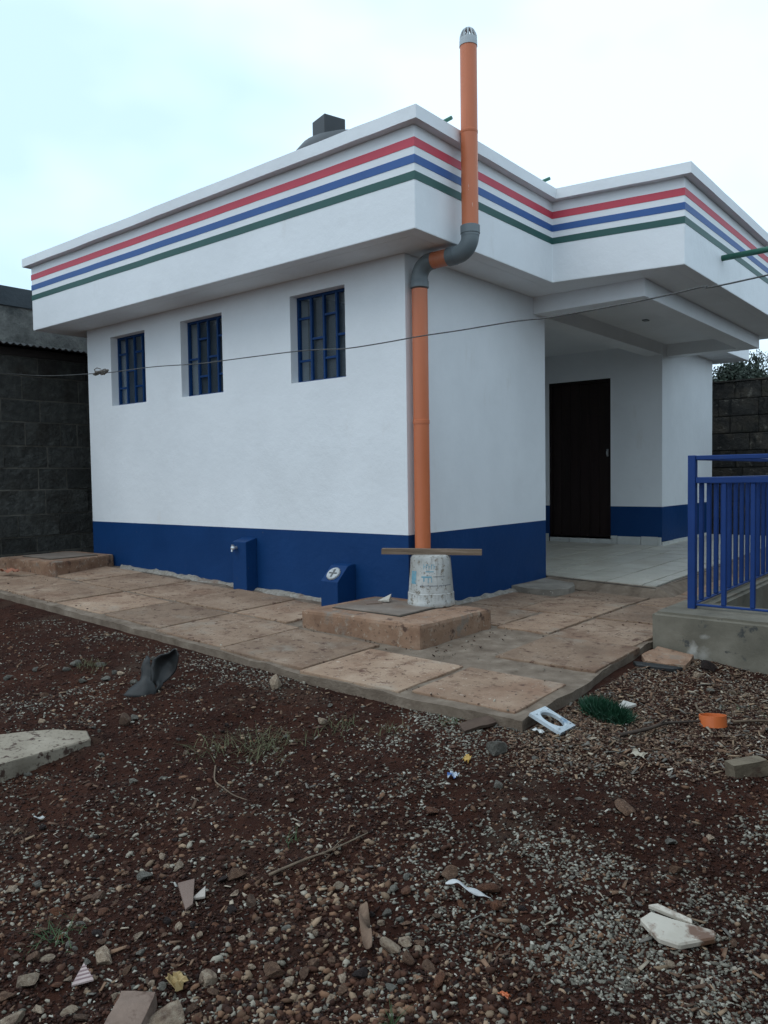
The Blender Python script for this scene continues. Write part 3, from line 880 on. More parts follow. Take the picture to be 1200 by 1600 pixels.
# ------------------------------------------------------------------ neighbouring dark stone wall on the left
nb = thing('stone_outbuilding', 'dark stone block outbuilding with corrugated eave beyond the left end', 'building', (-5.0, 0, 0))
bx('wall_core', BJOINT, -5.25, -4.9075, -2.6, 4.5, -.4, 2.30, par=nb)
zc = [-.10, .154, .328, .565, .8295, 1.0625, 1.298, 1.552, 1.788, 2.042, 2.245]
brk = {9: [-.13], 8: [-.31, .33], 7: [-.54, -.12], 6: [-.29, .10, .30], 5: [-.53, -.05], 4: [-.16, .16], 3: [-.09, .40], 2: [-.4, .05], 1: [-.2, .3], 0: [-.45, .12]}
for r_ in range(10):
    b0 = brk[r_]
    ys = list(b0)
    while ys[0] > -2.4: ys.insert(0, ys[0] - random.uniform(.38, .56))
    while ys[-1] < 1.6: ys.append(ys[-1] + random.uniform(.36, .58))
    ys.append(4.4)
    for a, b in zip(ys, ys[1:]):
        bm = NB(); d = random.uniform(-.004, .012)
        box(bm, -5.1, -4.9 + d, a + .008, b - .008, zc[r_] + .008, zc[r_ + 1] - .008)
        bmesh.ops.subdivide_edges(bm, edges=[e for e in bm.edges if all(v.co.x > -5 for v in e.verts)], cuts=3, use_grid_fill=True)
        for v in bm.verts:
            if v.co.x > -5: v.co.x += max(-.004, float(fbm(v.co.y * 13, v.co.z * 13, 3)) * .03); v.co.z += float(fbm(v.co.y * 9 + 4, v.co.z * 3, 2)) * .008
        obj('stone_block', bm, BLOCKM, nb)
bx('eave_board', DARKW, -4.915, -4.885, -2.6, 4.5, 2.245, 2.325, par=nb)
bm = NB(); rows = []
for k in range(int(7.1 / .012)):
    y = -2.6 + k * .012
    z = .011 * math.sin(y / .070 * 2 * math.pi)
    rows.append([bm.verts.new((-4.70 + .02 * float(fbm(y * 2., 3., 2)), y, 2.333 + z)), bm.verts.new((-5.22, y, 2.43 + z))])
for a, b in zip(rows, rows[1:]): bm.faces.new((a[0], a[1], b[1], b[0]))
ob = obj('corrugated_sheet', bm, SHEET, nb, smooth=True)
md = ob.modifiers.new('thick', 'SOLIDIFY'); md.thickness = .003
bx('upper_wall', RENDERM, -5.6, -5.2, -2.6, 4.5, 2.30, 2.825, par=nb)
bx('parapet_band', BANDM, -5.62, -5.18, -2.62, 4.52, 2.826, 3.03, par=nb)

# ------------------------------------------------------------------ boundary wall and trees behind
bw = thing('boundary_wall', 'tall dark mossy stone boundary wall behind the building', 'wall', (0, 8.2, 0))
bx('wall_core', WALLB, -7, 9, 8.02, 8.35, -.6, 2.24, par=bw)
z = -.3; r_ = 0
while z < 2.2:
    h = .255
    x = -2.2 + random.uniform(-.3, 0)
    while x < 4.6:
        w = random.uniform(.36, .6)
        bm = NB(); d = random.uniform(-.006, .006)
        box(bm, x + .002, x + w - .002, 8.0 + d, 8.2, z + .002, min(z + h, 2.268) - .002)
        obj('stone_block', bm, WALLB, bw, bevel=.012, seg=1)
        x += w
    z += h
bx('wall_coping', WALLB, -7, -2.51, 7.99, 8.3, -.6, 2.26, par=bw)
bx('wall_coping', WALLB, 5.3, 9, 7.99, 8.3, -.6, 2.26, par=bw)
bm = NB(); box(bm, -2.6, 5.2, 7.985, 8.36, 2.262, 2.285); subdiv(bm, 8); roughen(bm, .02, 3)
obj('wall_coping', bm, WALLB, bw)

bx('unseen_side_wall', WALLB, 5.0, 5.3, -9, 8.0, -.9, 2.3, par=bw)  # guessed, out-of-view return of the wall, added to darken the right side
LEAF = mat('dark_leaves', [(.3, (.010, .019, .012)), (.6, (.020, .035, .020)), (.8, (.036, .056, .030))], scale=3, rough=.7, bump=0)
BARK = mat('bark', [(.3, (.03, .024, .018)), (.7, (.07, .055, .042))], scale=8, rough=.95, bump=.8, stretch=(4, 4, .6))
def tree(loc, h, crown, label, leaves, leaf=.07, group='trees behind the boundary wall'):
    t = thing('tree', label, 'tree', loc, group)
    bm = NB()
    L = Vector(loc)
    tube(bm, [L, L + Vector((.03, 0, h * .4)), L + Vector((-.02, .02, h * .75)), L + Vector((0, 0, h * .97))], [.012 * h + .02, .009 * h + .015, .006 * h + .008, .006], 7)
    rnd = random.Random(int(h * 100))
    cl = []
    for (cx, cy, cz, sx, sz, n) in crown:
        c = L + Vector((cx, cy, cz))
        for k in range(n):
            a = rnd.uniform(0, 6.283); u = rnd.uniform(-1, 1); rr = rnd.random() ** .4
            p = c + Vector((math.cos(a) * math.sqrt(1 - u * u) * sx * rr, math.sin(a) * math.sqrt(1 - u * u) * sx * rr, u * sz * rr))
            cl.append(p)
            if k % 3 == 0: tube(bm, [L + Vector((0, 0, max(.2, p.z - L.z - .35))), p], [.012, .004], 4)
    obj('trunk', bm, BARK, t)
    bm = NB()
    for p in cl:
        for q in range(leaves):
            o = p + Vector((rnd.gauss(0, leaf * 1.3), rnd.gauss(0, leaf * 1.3), rnd.gauss(0, leaf * 1.1)))
            d = Vector((rnd.gauss(0, 1), rnd.gauss(0, 1), rnd.gauss(0, 1) + .3)).normalized()
            e = d.orthogonal().normalized() * leaf * .22
            s = d * leaf * rnd.uniform(.5, 1.1)
            bm.faces.new([bm.verts.new(o), bm.verts.new(o + s * .5 + e), bm.verts.new(o + s), bm.verts.new(o + s * .5 - e)])
    cr = obj('crown', bm, LEAF, t)
    return t
tree((-1.02, 12, -.2), 3.1, [(0, 0, 2.85, .34, .50, 130), (-.22, .1, 2.6, .32, .45, 90), (.22, -.1, 2.7, .28, .42, 90)], 'dark bushy tree rising above the boundary wall under the eave', 34, .085)
tree((-.70, 12.2, -.2), 3.55, [(0, 0, 3.25, .10, .16, 10), (-.03, 0, 3.0, .13, .12, 10), (.08, 0, 2.86, .1, .1, 8)], 'slender sparse young tree just right of the bushy tree', 30, .07)
tree((-.50, 12.1, -.2), 3.05, [(0, 0, 2.85, .09, .17, 10), (.0, 0, 2.62, .16, .12, 10)], 'low pointed tree between the slender tree and picture edge', 30, .07)
tree((-.30, 12.3, -.2), 3.25, [(0, 0, 3.0, .11, .22, 14), (0, 0, 2.7, .2, .18, 16)], 'taller pointed tree at the far right above the boundary wall', 30, .07)
tree((.35, 12.6, -.2), 3.0, [(0, 0, 2.7, .5, .35, 50)], 'rounded tree beyond the right edge of the boundary wall', 20)

# ------------------------------------------------------------------ roof extras
tk = thing('water_tank', 'black plastic water tank with square lid on the flat roof', 'water tank', (-1.83, 1.35, 2.57))
part('tank_body', TANK, lambda b: lathe(b, [(.56, 0), (.58, .05), (.58, 1.30), (.55, 1.40), (.45, 1.52), (.28, 1.60), (.2, 1.62)], 40, (-1.68, 1.32, 2.482)), tk)
MT = Matrix.Translation((-1.82, 1.22, 4.02)) @ Matrix.Rotation(R(74), 4, 'Z')
bm = NB(); box(bm, -.115, .115, -.115, .115, -.05, .272, MT)
obj('tank_lid', bm, TANK, tk, bevel=.006, seg=1)
for k, (y, lab) in enumerate(((.10, 'short green pipe stub poking over the parapet left of the inner corner'), (1.50, 'short green pipe stub poking over the parapet at the inner corner'))):
    if k == 0: lab = 'short green pipe stub poking over the parapet beside the tall vent pipe'
    bm = NB(); tube(bm, [(.10, y, 3.10), (.20, y, 3.265), (.26, y, 3.285), (.335, y, 3.295)], .013, 10)
    tag(obj('pipe_stub', bm, GREENP), lab, 'pipe', 'green pipe stubs on the roof')
bm = NB(); tube(bm, [(1.25, 2.56, 2.683), (2.4, 2.56, 2.70)], .024, 14)
tag(obj('drain_pipe', bm, GREENP, smooth=True), 'green pipe sticking straight out of the porch fascia on the right', 'pipe')

# clothes line
wl = thing('clothes_line', 'thin dark wire strung across the front of the building with a knot', 'wire', (-4.9, -.69, 2.03))
WP = [(-4.899, -.694, 2.032), (-4.536, -.699, 1.997), (-3.747, -.711, 1.896), (-3.163, -.719, 1.846), (-2.686, -.726, 1.817), (-2.439, -.729, 1.803), (-1.892, -.737, 1.788),
      (-1.328, -.745, 1.752), (-.963, -.75, 1.742), (-.348, -.759, 1.725), (-.088, -.763, 1.709), (.129, -.766, 1.69), (.433, -.771, 1.688), (.691, -.774, 1.692), (.971, -.778, 1.689),
      (1.286, -.783, 1.69), (1.467, -.785, 1.682), (1.655, -.788, 1.683), (1.953, -.792, 1.691), (2.125, -.795, 1.70), (2.235, -.796, 1.708), (2.489, -.80, 1.712), (4.5, -.83, 1.86)]
def catmull(P, n=6):
    P = [Vector(p) for p in P]; out = []
    for i in range(len(P) - 1):
        a, b, c, d = P[max(i - 1, 0)], P[i], P[i + 1], P[min(i + 2, len(P) - 1)]
        for k in range(n):
            t = k / n
            out.append(.5 * ((2 * b) + (c - a) * t + (2 * a - 5 * b + 4 * c - d) * t * t + (3 * b - a - 3 * c + d) * t ** 3))
    return out + [P[-1]]
bm = NB(); tube(bm, catmull(WP), .0036, 6)
obj('wire', bm, WIREM, wl, smooth=True)
bm = NB(); rr = random.Random(3)
kc = Vector((-2.66, -.726, 1.818))
for q in range(5):
    ps = [kc + Vector((rr.uniform(-.11, .11), rr.uniform(-.018, .018), rr.uniform(-.022, .022))) for _ in range(7)]
    ps.sort(key=lambda p: p.x + rr.uniform(-.08, .08))
    tube(bm, catmull(ps, 4), .0055, 6)
tube(bm, [kc + Vector((-.08, 0, .01)), kc + Vector((-.1, 0, .035)), kc + Vector((-.06, 0, .045)), kc + Vector((.0, 0, .03))], .004, 5)
obj('knot', bm, ROPE, wl, smooth=True)

VX = np.array([-math.sin(yaw), math.cos(yaw)]); RX = np.array([math.cos(yaw), math.sin(yaw)])
# ------------------------------------------------------------------ loose stones and gravel
def ico(sub, seed, flat=.7, amp=.28):
    rnd = random.Random(seed)
    bm = NB(); bmesh.ops.create_icosphere(bm, subdivisions=sub, radius=.5)
    pl = []
    for k in range(11):
        n = Vector((rnd.gauss(0, 1), rnd.gauss(0, 1), rnd.gauss(0, 1))).normalized()
        pl.append((n, rnd.uniform(.20, .37)))
    for v in bm.verts:
        for n, d in pl:
            s = v.co.dot(n)
            if s > d: v.co -= n * (s - d)
        v.co *= 1.18 * (1 + rnd.uniform(-amp, amp) * .12)
        v.co.z *= flat
        v.co.y *= .85
    return bm

STN = {}
STN['grey'] = mat('grey_stone', [(.25, (.09, .082, .066)), (.5, (.165, .15, .122)), (.75, (.25, .235, .20))], scale=9, rough=.9, bump=.7, bscale=30, bdist=.06, rand=.28, layers=((2.5, .55, .75, (.075, .042, .03)),))
STN['brown'] = mat('brown_clay_stone', [(.25, (.10, .044, .023)), (.5, (.19, .10, .057)), (.75, (.31, .19, .12))], scale=6, rough=.92, bump=.8, bscale=26, bdist=.06, rand=.32, layers=((2.5, .55, .75, (.06, .026, .017)),))
STN['pale'] = mat('pale_quarry_stone', [(.25, (.23, .155, .10)), (.5, (.38, .28, .195)), (.75, (.52, .42, .31))], scale=7, rough=.92, bump=.7, bscale=30, bdist=.05, rand=.25, layers=((2.2, .5, .72, (.105, .054, .036)),))
STN['dark'] = mat('dark_soil_clod', [(.25, (.020, .0075, .0048)), (.5, (.040, .0155, .0095)), (.75, (.070, .032, .021))], scale=7, rough=.95, bump=1., bscale=40, bdist=.06, rand=.25)
meshes = {}
for kk in STN:
    meshes[kk] = []
    for s in range(5):
        bm = ico(2, hash(kk) % 1 + s * 7 + len(kk) * 31, random.uniform(.5, .8))
        me = bpy.data.meshes.new('stone_mesh'); bmesh.ops.recalc_face_normals(bm, faces=bm.faces); bm.to_mesh(me); bm.free()
        me.materials.append(STN[kk]); meshes[kk].append(me)
STN['orange'] = mat('orange_clay_stone', [(.25, (.10, .036, .015)), (.5, (.19, .072, .032)), (.75, (.28, .12, .058))], scale=6, rough=.92, bump=.8, bscale=26, bdist=.06, rand=.25, layers=((2.5, .55, .75, (.09, .04, .022)),))
meshes['orange'] = []
for s_ in range(5):
    bm = ico(2, s_ * 7 + 500, random.uniform(.5, .8))
    me = bpy.data.meshes.new('stone_mesh'); bmesh.ops.recalc_face_normals(bm, faces=bm.faces); bm.to_mesh(me); bm.free()
    me.materials.append(STN['orange']); meshes['orange'].append(me)
LOOK = {'grey': 'grey crushed stone', 'brown': 'brown clay coated stone', 'pale': 'pale buff quarry stone', 'dark': 'dark red soil clod', 'orange': 'rusty orange stone'}
GRP = {'grey': 'grey crushed stones', 'brown': 'brown stones', 'pale': 'pale buff stones', 'dark': 'dark soil clods', 'orange': 'rusty orange stones'}
def region(x, y):
    p = np.array([x - CAM.x, y - CAM.y]); d = p @ VX; s_ = (p @ RX) / d
    if d < 2.25: return 'among the rubble at lower left' if s_ < -.22 else 'among the rubble at bottom centre' if s_ < .12 else 'on the gravel at lower right'
    if d < 2.95: return 'on the dark soil at left centre' if s_ < -.22 else 'on the soil at mid centre' if s_ < .12 else 'on the gravel at mid right'
    return 'on the soil below the walkway at left' if s_ < -.22 else 'on the soil below the walkway front' if s_ < .12 else 'in the litter before the pit wall'
def stone(kind, x, y, size, label=None, rot=None, squash=None, sink=.22):
    o = bpy.data.objects.new('soil_clod' if kind == 'dark' else 'stone', random.choice(meshes[kind]))
    COL.objects.link(o)
    sx = size * random.uniform(.9, 1.25); sy = size * random.uniform(.75, 1.05); sz = size * random.uniform(.7, 1.0)
    if squash: sz *= squash
    o.scale = (sx, sy, sz)
    o.rotation_euler = (random.uniform(-.3, .3), random.uniform(-.3, .3), rot if rot is not None else random.uniform(0, 6.28))
    o.location = (x, y, gz(x, y) + sz * .35 * (1 - sink * 2))
    c = 'clod' if kind == 'dark' else 'stone'
    if label: tag(o, label, c)
    else:
        rg = region(x, y)
        tag(o, LOOK[kind] + ' lying loose ' + rg, c, GRP[kind] + ' ' + rg)
    return o
# the ones that stand out
stone('grey', 1.728, -1.695, .088, 'blue grey angular rock near the walkway corner beside white floor frame', squash=1.2)
stone('pale', .367, -1.62, .092, 'pale pointed rock lying close under the walkway front edge', squash=1.4)
stone('brown', 2.288, -1.805, .10, 'large flat brown stone alone in the gravel at right', squash=.6)
stone('pale', 1.83, -3.30, .13, 'broad pale rubble stone at the bottom edge beside pinkish block', squash=.7)
stone('brown', 2.30, -.55, .04); stone('dark', 2.02, .02, .11, 'dark soil clod against the foot of the pit wall')

rs = np.random.RandomState(11)
placed = []
def ok(x, y, r):
    if y > -1.52 and x < 1.78: return False
    if y > .10 and x > 1.6: return False
    for a, b, c in placed:
        if (a - x) ** 2 + (b - y) ** 2 < (r + c) ** 2 * .6: return False
    placed.append((x, y, r)); return True
def yard(d, s):                                     # d metres out from the photographer, s metres to the right
    p = np.array([CAM.x, CAM.y]) + VX * d + RX * s
    return float(p[0]), float(p[1])
def scatter(n, d0, d1, s0, s1, kinds, r0, r1):
    c = 0; tries = 0
    while c < n and tries < n * 30:
        tries += 1
        d = rs.uniform(d0, d1); s = rs.uniform(s0, s1) * d
        x, y = yard(d, s)
        r = r0 + (r1 - r0) * rs.rand() ** 2.2
        if not ok(x, y, r / 2): continue
        stone(kinds[rs.randint(len(kinds))], x, y, r); c += 1
SPOTS = [('pale',1.517,-3.273,0.079),('pale',1.449,-3.434,0.078),('pale',1.406,-3.359,0.044),('brown',1.899,-3.042,0.059),('pale',1.942,-3.033,0.048),('pale',1.801,-3.164,0.066),('grey',1.290,-3.001,0.062),('brown',1.537,-2.852,0.072),('pale',1.595,-2.907,0.037),('pale',2.053,-3.004,0.039),('brown',2.064,-2.971,0.040),('pale',2.120,-2.942,0.032),('pale',1.332,-2.905,0.053),('pale',1.286,-2.914,0.031),('brown',1.887,-2.742,0.040),('brown',2.023,-2.457,0.075),('orange',2.146,-2.443,0.061),('orange',1.975,-2.609,0.053),('orange',2.052,-2.596,0.044),('pale',2.073,-2.791,0.068),('pale',2.093,-2.760,0.045),('brown',2.130,-2.801,0.045),('orange',2.208,-2.498,0.052),('brown',2.098,-2.631,0.035),('brown',2.177,-2.781,0.046),('brown',2.230,-2.776,0.033),('orange',2.231,-2.810,0.042),('grey',2.158,-2.863,0.031),('pale',2.183,-2.832,0.036),('grey',2.151,-2.896,0.040),('grey',1.984,-2.701,0.043),('pale',2.283,-2.652,0.026),('pale',2.559,-1.782,0.057),('grey',2.469,-1.889,0.046),('brown',2.528,-2.017,0.053),('pale',2.640,-2.385,0.035),('brown',2.741,-2.207,0.031),('orange',1.775,-2.200,0.065),('brown',2.503,-2.180,0.034),('grey',1.889,-1.952,0.054),('grey',1.052,-3.205,0.046),('pale',1.018,-3.265,0.041),('pale',0.992,-3.081,0.033),('pale',1.541,-3.519,0.064),('brown',1.656,-3.405,0.048),('pale',1.547,-3.455,0.049),('brown',1.450,-3.484,0.051),('pale',1.605,-3.416,0.045),('orange',1.511,-3.392,0.039),('orange',1.340,-3.293,0.033),('grey',1.498,-3.306,0.031),('brown',1.785,-3.297,0.032),('brown',1.839,-3.239,0.036),('pale',1.820,-3.130,0.026),('brown',1.950,-2.952,0.041),('brown',1.979,-2.914,0.034),('grey',-0.872,-2.005,0.080),('grey',-0.770,-1.913,0.072),('grey',-0.834,-2.085,0.056),('grey',-0.615,-1.919,0.062),('grey',-0.575,-1.695,0.055),('pale',-0.514,-1.942,0.061),('grey',-0.314,-1.992,0.058),('grey',-1.018,-2.177,0.057),('grey',-1.000,-2.341,0.064),('grey',-0.602,-2.120,0.053),('grey',-0.467,-2.068,0.067),('brown',-0.597,-2.344,0.059),('pale',0.882,-1.799,0.060),('grey',0.778,-1.646,0.038),('brown',0.145,-2.340,0.096),('grey',0.129,-2.280,0.058),('grey',0.639,-2.617,0.044),('pale',2.020,-0.172,0.059),('pale',2.225,-0.289,0.050),('pale',2.279,-0.270,0.043),('grey',2.130,-0.327,0.049),('brown',2.031,-1.244,0.046),('grey',2.134,-1.825,0.039)]
for k_, x_, y_, w_ in SPOTS:
    placed.append((x_, y_, w_ / 2)); stone(k_, x_, y_, w_ * .92)
scatter(62, 1.78, 2.22, -.56, -.0, ['brown', 'pale', 'brown', 'dark', 'orange', 'pale', 'brown'], .018, .050)
scatter(58, 1.74, 2.12, -.58, .05, ['brown', 'pale', 'dark', 'brown', 'orange', 'pale', 'grey'], .016, .036)
scatter(26, 1.78, 2.3, .0, .2, ['brown', 'pale', 'dark', 'grey', 'orange'], .016, .036)
scatter(40, 2.2, 2.8, -.52, .05, ['brown', 'pale', 'dark', 'dark', 'brown'], .014, .034)
scatter(22, 1.78, 2.5, .20, .52, ['grey', 'brown', 'pale', 'dark'], .014, .026)
scatter(16, 2.5, 3.3, -.5, .5, ['grey', 'brown', 'dark'], .018, .034)
scatter(16, 2.9, 3.7, -.48, -.22, ['grey', 'pale', 'grey'], .022, .045)
scatter(16, 3.3, 4.4, -.5, -.1, ['grey', 'brown', 'dark'], .020, .04)
scatter(14, 2.95, 4.3, .28, .52, ['grey', 'pale', 'brown'], .016, .034)

def merged(name, pts, sizes, cols, m, proto='ico', flat=(.5, .9), elong=(1, 1.8), seed=1, lift=.25, label=None, zfun=None):
    """one mesh of many small stones; pts Nx2."""
    rr = np.random.RandomState(seed)
    bm = NB()
    if proto == 'ico': bmesh.ops.create_icosphere(bm, subdivisions=1, radius=.5)
    elif proto == 'oct':
        bmesh.ops.create_icosphere(bm, subdivisions=1, radius=.5)
        bm.free(); bm = NB()
        vs = [bm.verts.new(p) for p in ((.5, 0, 0), (0, .5, 0), (-.5, 0, 0), (0, -.5, 0), (0, 0, .5), (0, 0, -.5))]
        for a, b, c in ((0, 1, 4), (1, 2, 4), (2, 3, 4), (3, 0, 4), (1, 0, 5), (2, 1, 5), (3, 2, 5), (0, 3, 5)): bm.faces.new((vs[a], vs[b], vs[c]))
    elif proto == 'chip':
        vs = [bm.verts.new(p) for p in ((-.5, -.16, 0), (.5, -.10, .0), (.46, .12, .0), (-.42, .17, .0), (-.5, -.16, .05), (.5, -.1, .05), (.46, .12, .05), (-.42, .17, .05))]
        for f in ((0, 3, 2, 1), (4, 5, 6, 7), (0, 1, 5, 4), (1, 2, 6, 5), (2, 3, 7, 6), (3, 0, 4, 7)): 
            bm.faces.new((vs[f[0]], vs[f[1]], vs[f[2]])); bm.faces.new((vs[f[0]], vs[f[2]], vs[f[3]]))
    bm.verts.ensure_lookup_table(); bm.verts.index_update()
    PV = np.array([v.co[:] for v in bm.verts]); PF = np.array([[v.index for v in f.verts] for f in bm.faces]); bm.free()
    n = len(pts); nv = len(PV)
    P = np.repeat(PV[None], n, 0)
    if proto != 'chip': P = P * (1 + rr.uniform(-.3, .3, (n, nv, 1)))
    el = rr.uniform(*elong, n); fl = rr.uniform(*flat, n)
    P = P * np.stack([el, np.ones(n), fl], -1)[:, None] * np.asarray(sizes)[:, None, None]
    a = rr.uniform(0, 6.283, n); b = rr.normal(0, .35, n); c = rr.normal(0, .3, n)
    ca, sa, cb_, sb, cc, sc = np.cos(a), np.sin(a), np.cos(b), np.sin(b), np.cos(c), np.sin(c)
    x, y, z = P[..., 0], P[..., 1], P[..., 2]
    x, z = x * cb_[:, None] + z * sb[:, None], -x * sb[:, None] + z * cb_[:, None]
    y, z = y * cc[:, None] - z * sc[:, None], y * sc[:, None] + z * cc[:, None]
    x, y = x * ca[:, None] - y * sa[:, None], x * sa[:, None] + y * ca[:, None]
    gzv = (zfun or G)(pts[:, 0], pts[:, 1]) + np.asarray(sizes) * fl * lift
    v = np.stack([x + pts[:, :1], y + pts[:, 1:], z + gzv[:, None]], -1).reshape(-1, 3)
    f = (PF[None] + (np.arange(n) * nv)[:, None, None]).reshape(-1, 3)
    me = bpy.data.meshes.new(name)
    me.vertices.add(len(v)); me.vertices.foreach_set('co', v.ravel())
    me.loops.add(f.size); me.loops.foreach_set('vertex_index', f.ravel().astype(np.int32))
    me.polygons.add(len(f)); me.polygons.foreach_set('loop_start', np.arange(0, f.size, 3, dtype=np.int32))
    me.polygons.foreach_set('loop_total', np.full(len(f), 3, np.int32))
    me.update(calc_edges=True)
    at = me.color_attributes.new('tone', 'FLOAT_COLOR', 'POINT')
    cv = np.concatenate([np.repeat(cols, nv, 0), np.ones((n * nv, 1))], 1)
    at.data.foreach_set('color', cv.ravel().astype(np.float32))
    me.materials.append(m)
    o = bpy.data.objects.new(name, me); COL.objects.link(o)
    return tag(o, label, None, None, 'stuff')

def sample(n, dens, seed, dmin=1.55, dmax=6.5):
    """random points in the yard in front of the photographer, thinned by dens(d, s, x, y); nearer ground gets more."""
    rr = np.random.RandomState(seed)
    out = np.zeros((0, 2))
    while len(out) < n:
        k = n * 3
        d = dmin * (dmax / dmin) ** rr.rand(k)
        s = rr.uniform(-.66, .66, k)
        x = CAM.x + VX[0] * d + RX[0] * s * d; y = CAM.y + VX[1] * d + RX[1] * s * d
        w = dens(d, s, x, y)
        keep = (rr.rand(k) < w) & ~((y > -1.47) & (x < 1.72)) & ~((y > .14) & (x > 1.6))
        # the cast edge of the walkway
        keep &= ~((y > -1.40) & (x < .2))
        out = np.concatenate([out, np.stack([x[keep], y[keep]], 1)])
    return out[:n]
def ss(a, lo, hi):
    t = np.clip((a - lo) / (hi - lo), 0, 1); return t * t * (3 - 2 * t)
PEB = mat('mixed_gravel', [(.3, (.8, .8, .8)), (.7, (1.15, 1.15, 1.15))], scale=90, rough=.88, bump=.3, bscale=200, bdist=.002, attr='tone', spec=.3)

def gray_d(d, s, x, y):
    patch = ss(fbm(x * 1.3 + 4, y * 1.3 + 2, 3), -.14, .10) * (.22 + .78 * ss(fbm(x * 6, y * 6 + 3, 3), -.10, .12))
    right = ss(s, -.10, .10)
    bare = 1 - .85 * ss(d, 2.45, 2.65) * (1 - ss(d, 2.85, 3.05)) * ss(s, .0, .12) * ss(fbm(x * 2.1, y * 2.1 + 8, 2), -.1, .1)
    curb = ss(-y, 1.85, 1.5)
    lft = .5 * ss(d, 3.2, 3.5) * ss(-s, .22, .3) * (1 - ss(d, 3.9, 4.3)) * patch
    return np.clip(.06 + .80 * right * patch * bare + .8 * curb * patch * ss(-s, -.3, .1) + lft + .10 * ss(fbm(x * 4 + 30, y * 4, 2), .06, .16), 0, 1) * (1 - .7 * ss(s, .20, .30) * ss(d, 2.75, 3.1))
def palette(n, seed, pal, wts, var=.35):
    rr = np.random.RandomState(seed)
    c = np.array(pal)[rr.choice(len(pal), n, p=wts)]
    return c * (1 + rr.uniform(-var, var, (n, 1)))
rr = np.random.RandomState(4)
N1 = 23000
p1 = sample(N1, gray_d, 21, 1.55, 5.5)
merged('gravel', p1, .0055 + .0075 * rr.rand(N1) ** 1.6, palette(N1, 5, [(.165, .150, .118), (.235, .215, .172), (.095, .084, .066), (.32, .30, .25), (.15, .082, .048)], [.34, .27, .16, .13, .1]), PEB, 'ico', flat=(.35, .75), elong=(1.0, 2.1), seed=2, lift=.10,
       label='fine grey crushed gravel spread over the soil')
def brown_d(d, s, x, y):
    patch = ss(fbm(x * 1.9 + 14, y * 1.9 + 5, 3), -.10, .12)
    near = 1 - ss(d, 1.95, 2.6)
    return np.clip(.05 + .95 * patch * near * (1 - ss(s, .12, .2)) + .16 * patch * ss(-s, -.1, .15), 0, 1)
N2 = 5200
p2 = sample(N2, brown_d, 22, 1.55, 5.5)
merged('rubble', p2, .006 + .016 * rr.rand(N2) ** 2.6, palette(N2, 6, [(.075, .032, .018), (.15, .08, .046), (.25, .17, .11), (.042, .017, .010), (.24, .21, .165)], [.30, .24, .18, .18, .10]), PEB, 'ico', flat=(.45, .9), elong=(1., 1.9), seed=3, lift=.12,
       label='small brown rubble spread over the soil')
N3 = 80000
p3 = sample(N3, lambda d, s, x, y: np.clip(.5 + 1.2 * fbm(x * 3, y * 3, 3), .05, 1), 23)
merged('soil_crumbs', p3, .0035 + .010 * rr.rand(N3) ** 2.8, palette(N3, 7, [(.022, .0078, .0046), (.038, .0135, .0078), (.060, .0245, .0145), (.115, .07, .045)], [.38, .36, .21, .05]), PEB, 'oct', seed=4,
       label='crumbled dark red soil over the yard')
def litter_d(d, s, x, y):
    rgt = ss(s, .12, .2) * ss(d, 2.75, 2.98)
    return np.clip(rgt * (.55 + fbm(x * 4, y * 4, 2)) + .05 * ss(fbm(x * 3 + 5, y * 3, 2), 0, .15), 0, 1)
N4 = 9000
p4 = sample(N4, litter_d, 24)
merged('wood_chip_litter', p4, .008 + .030 * rr.rand(N4) ** 3.2, palette(N4, 8, [(.17, .10, .062), (.24, .165, .105), (.10, .058, .037), (.32, .265, .20), (.145, .13, .11), (.07, .036, .024)], [.22, .16, .22, .07, .16, .17]), PEB, 'chip', flat=(.6, 1.6), elong=(.7, 1.4), seed=5, lift=.2,
       label='chips straw and dry leaf scraps strewn by the pit')
N6 = 16000
p6 = sample(N6, lambda d, s, x, y: ss(s, .12, .2) * ss(d, 2.75, 3.0) * np.clip(.6 + 1.5 * fbm(x * 3 + 9, y * 3, 2), .05, 1), 26, 2.6, 5.2)
merged('dry_crumbs', p6, .005 + .010 * rr.rand(N6) ** 2, palette(N6, 10, [(.21, .14, .095), (.28, .225, .17), (.14, .085, .056), (.07, .038, .025)], [.3, .2, .3, .2]), PEB, 'oct', seed=7,
       label='dry pale crumbs of earth and mortar before the pit wall')
N5 = 360
p5 = sample(N5, lambda d, s, x, y: .1 + .9 * ss(s, .1, .25) * ss(d, 2.6, 2.9), 25)
merged('pale_scraps', p5, .008 + .018 * rr.rand(N5) ** 2, palette(N5, 9, [(.5, .45, .38), (.42, .34, .25), (.30, .29, .26)], [.5, .25, .25], .2), PEB, 'chip', flat=(.6, 1.4), elong=(.6, 1.1), seed=6, lift=.3,
       label='tiny pale scraps of tile and paper in the soil')

rr = np.random.RandomState(31)
q = np.stack([rr.uniform(-3.6, 1.68, 9000), rr.uniform(-1.42, 1.9, 9000)], 1)
w = .06 + .5 * np.exp(-((q[:, 0] - .78) / .14) ** 2) * (q[:, 1] < .2) * (q[:, 1] > -.85) + .45 * np.exp(-((q[:, 1] + .79) / .05) ** 2) * (np.abs(q[:, 0] - .2) < .7) + .35 * np.exp(-((q[:, 1] + 1.40) / .05) ** 2) + .3 * np.exp(-((q[:, 1] + .745) / .02) ** 2) + .3 * np.exp(-((q[:, 0] - 1.07) / .02) ** 2)
ok_ = (rr.rand(9000) < w) & ~((q[:, 0] < 0) & (q[:, 1] > -.01)) & ~((q[:, 0] > -.34) & (q[:, 0] < .67) & (q[:, 1] > -.73) & (q[:, 1] < .05)) & ~((q[:, 0] > 1.66 - .06 * (q[:, 1] + 1.4)) )
q = q[ok_]
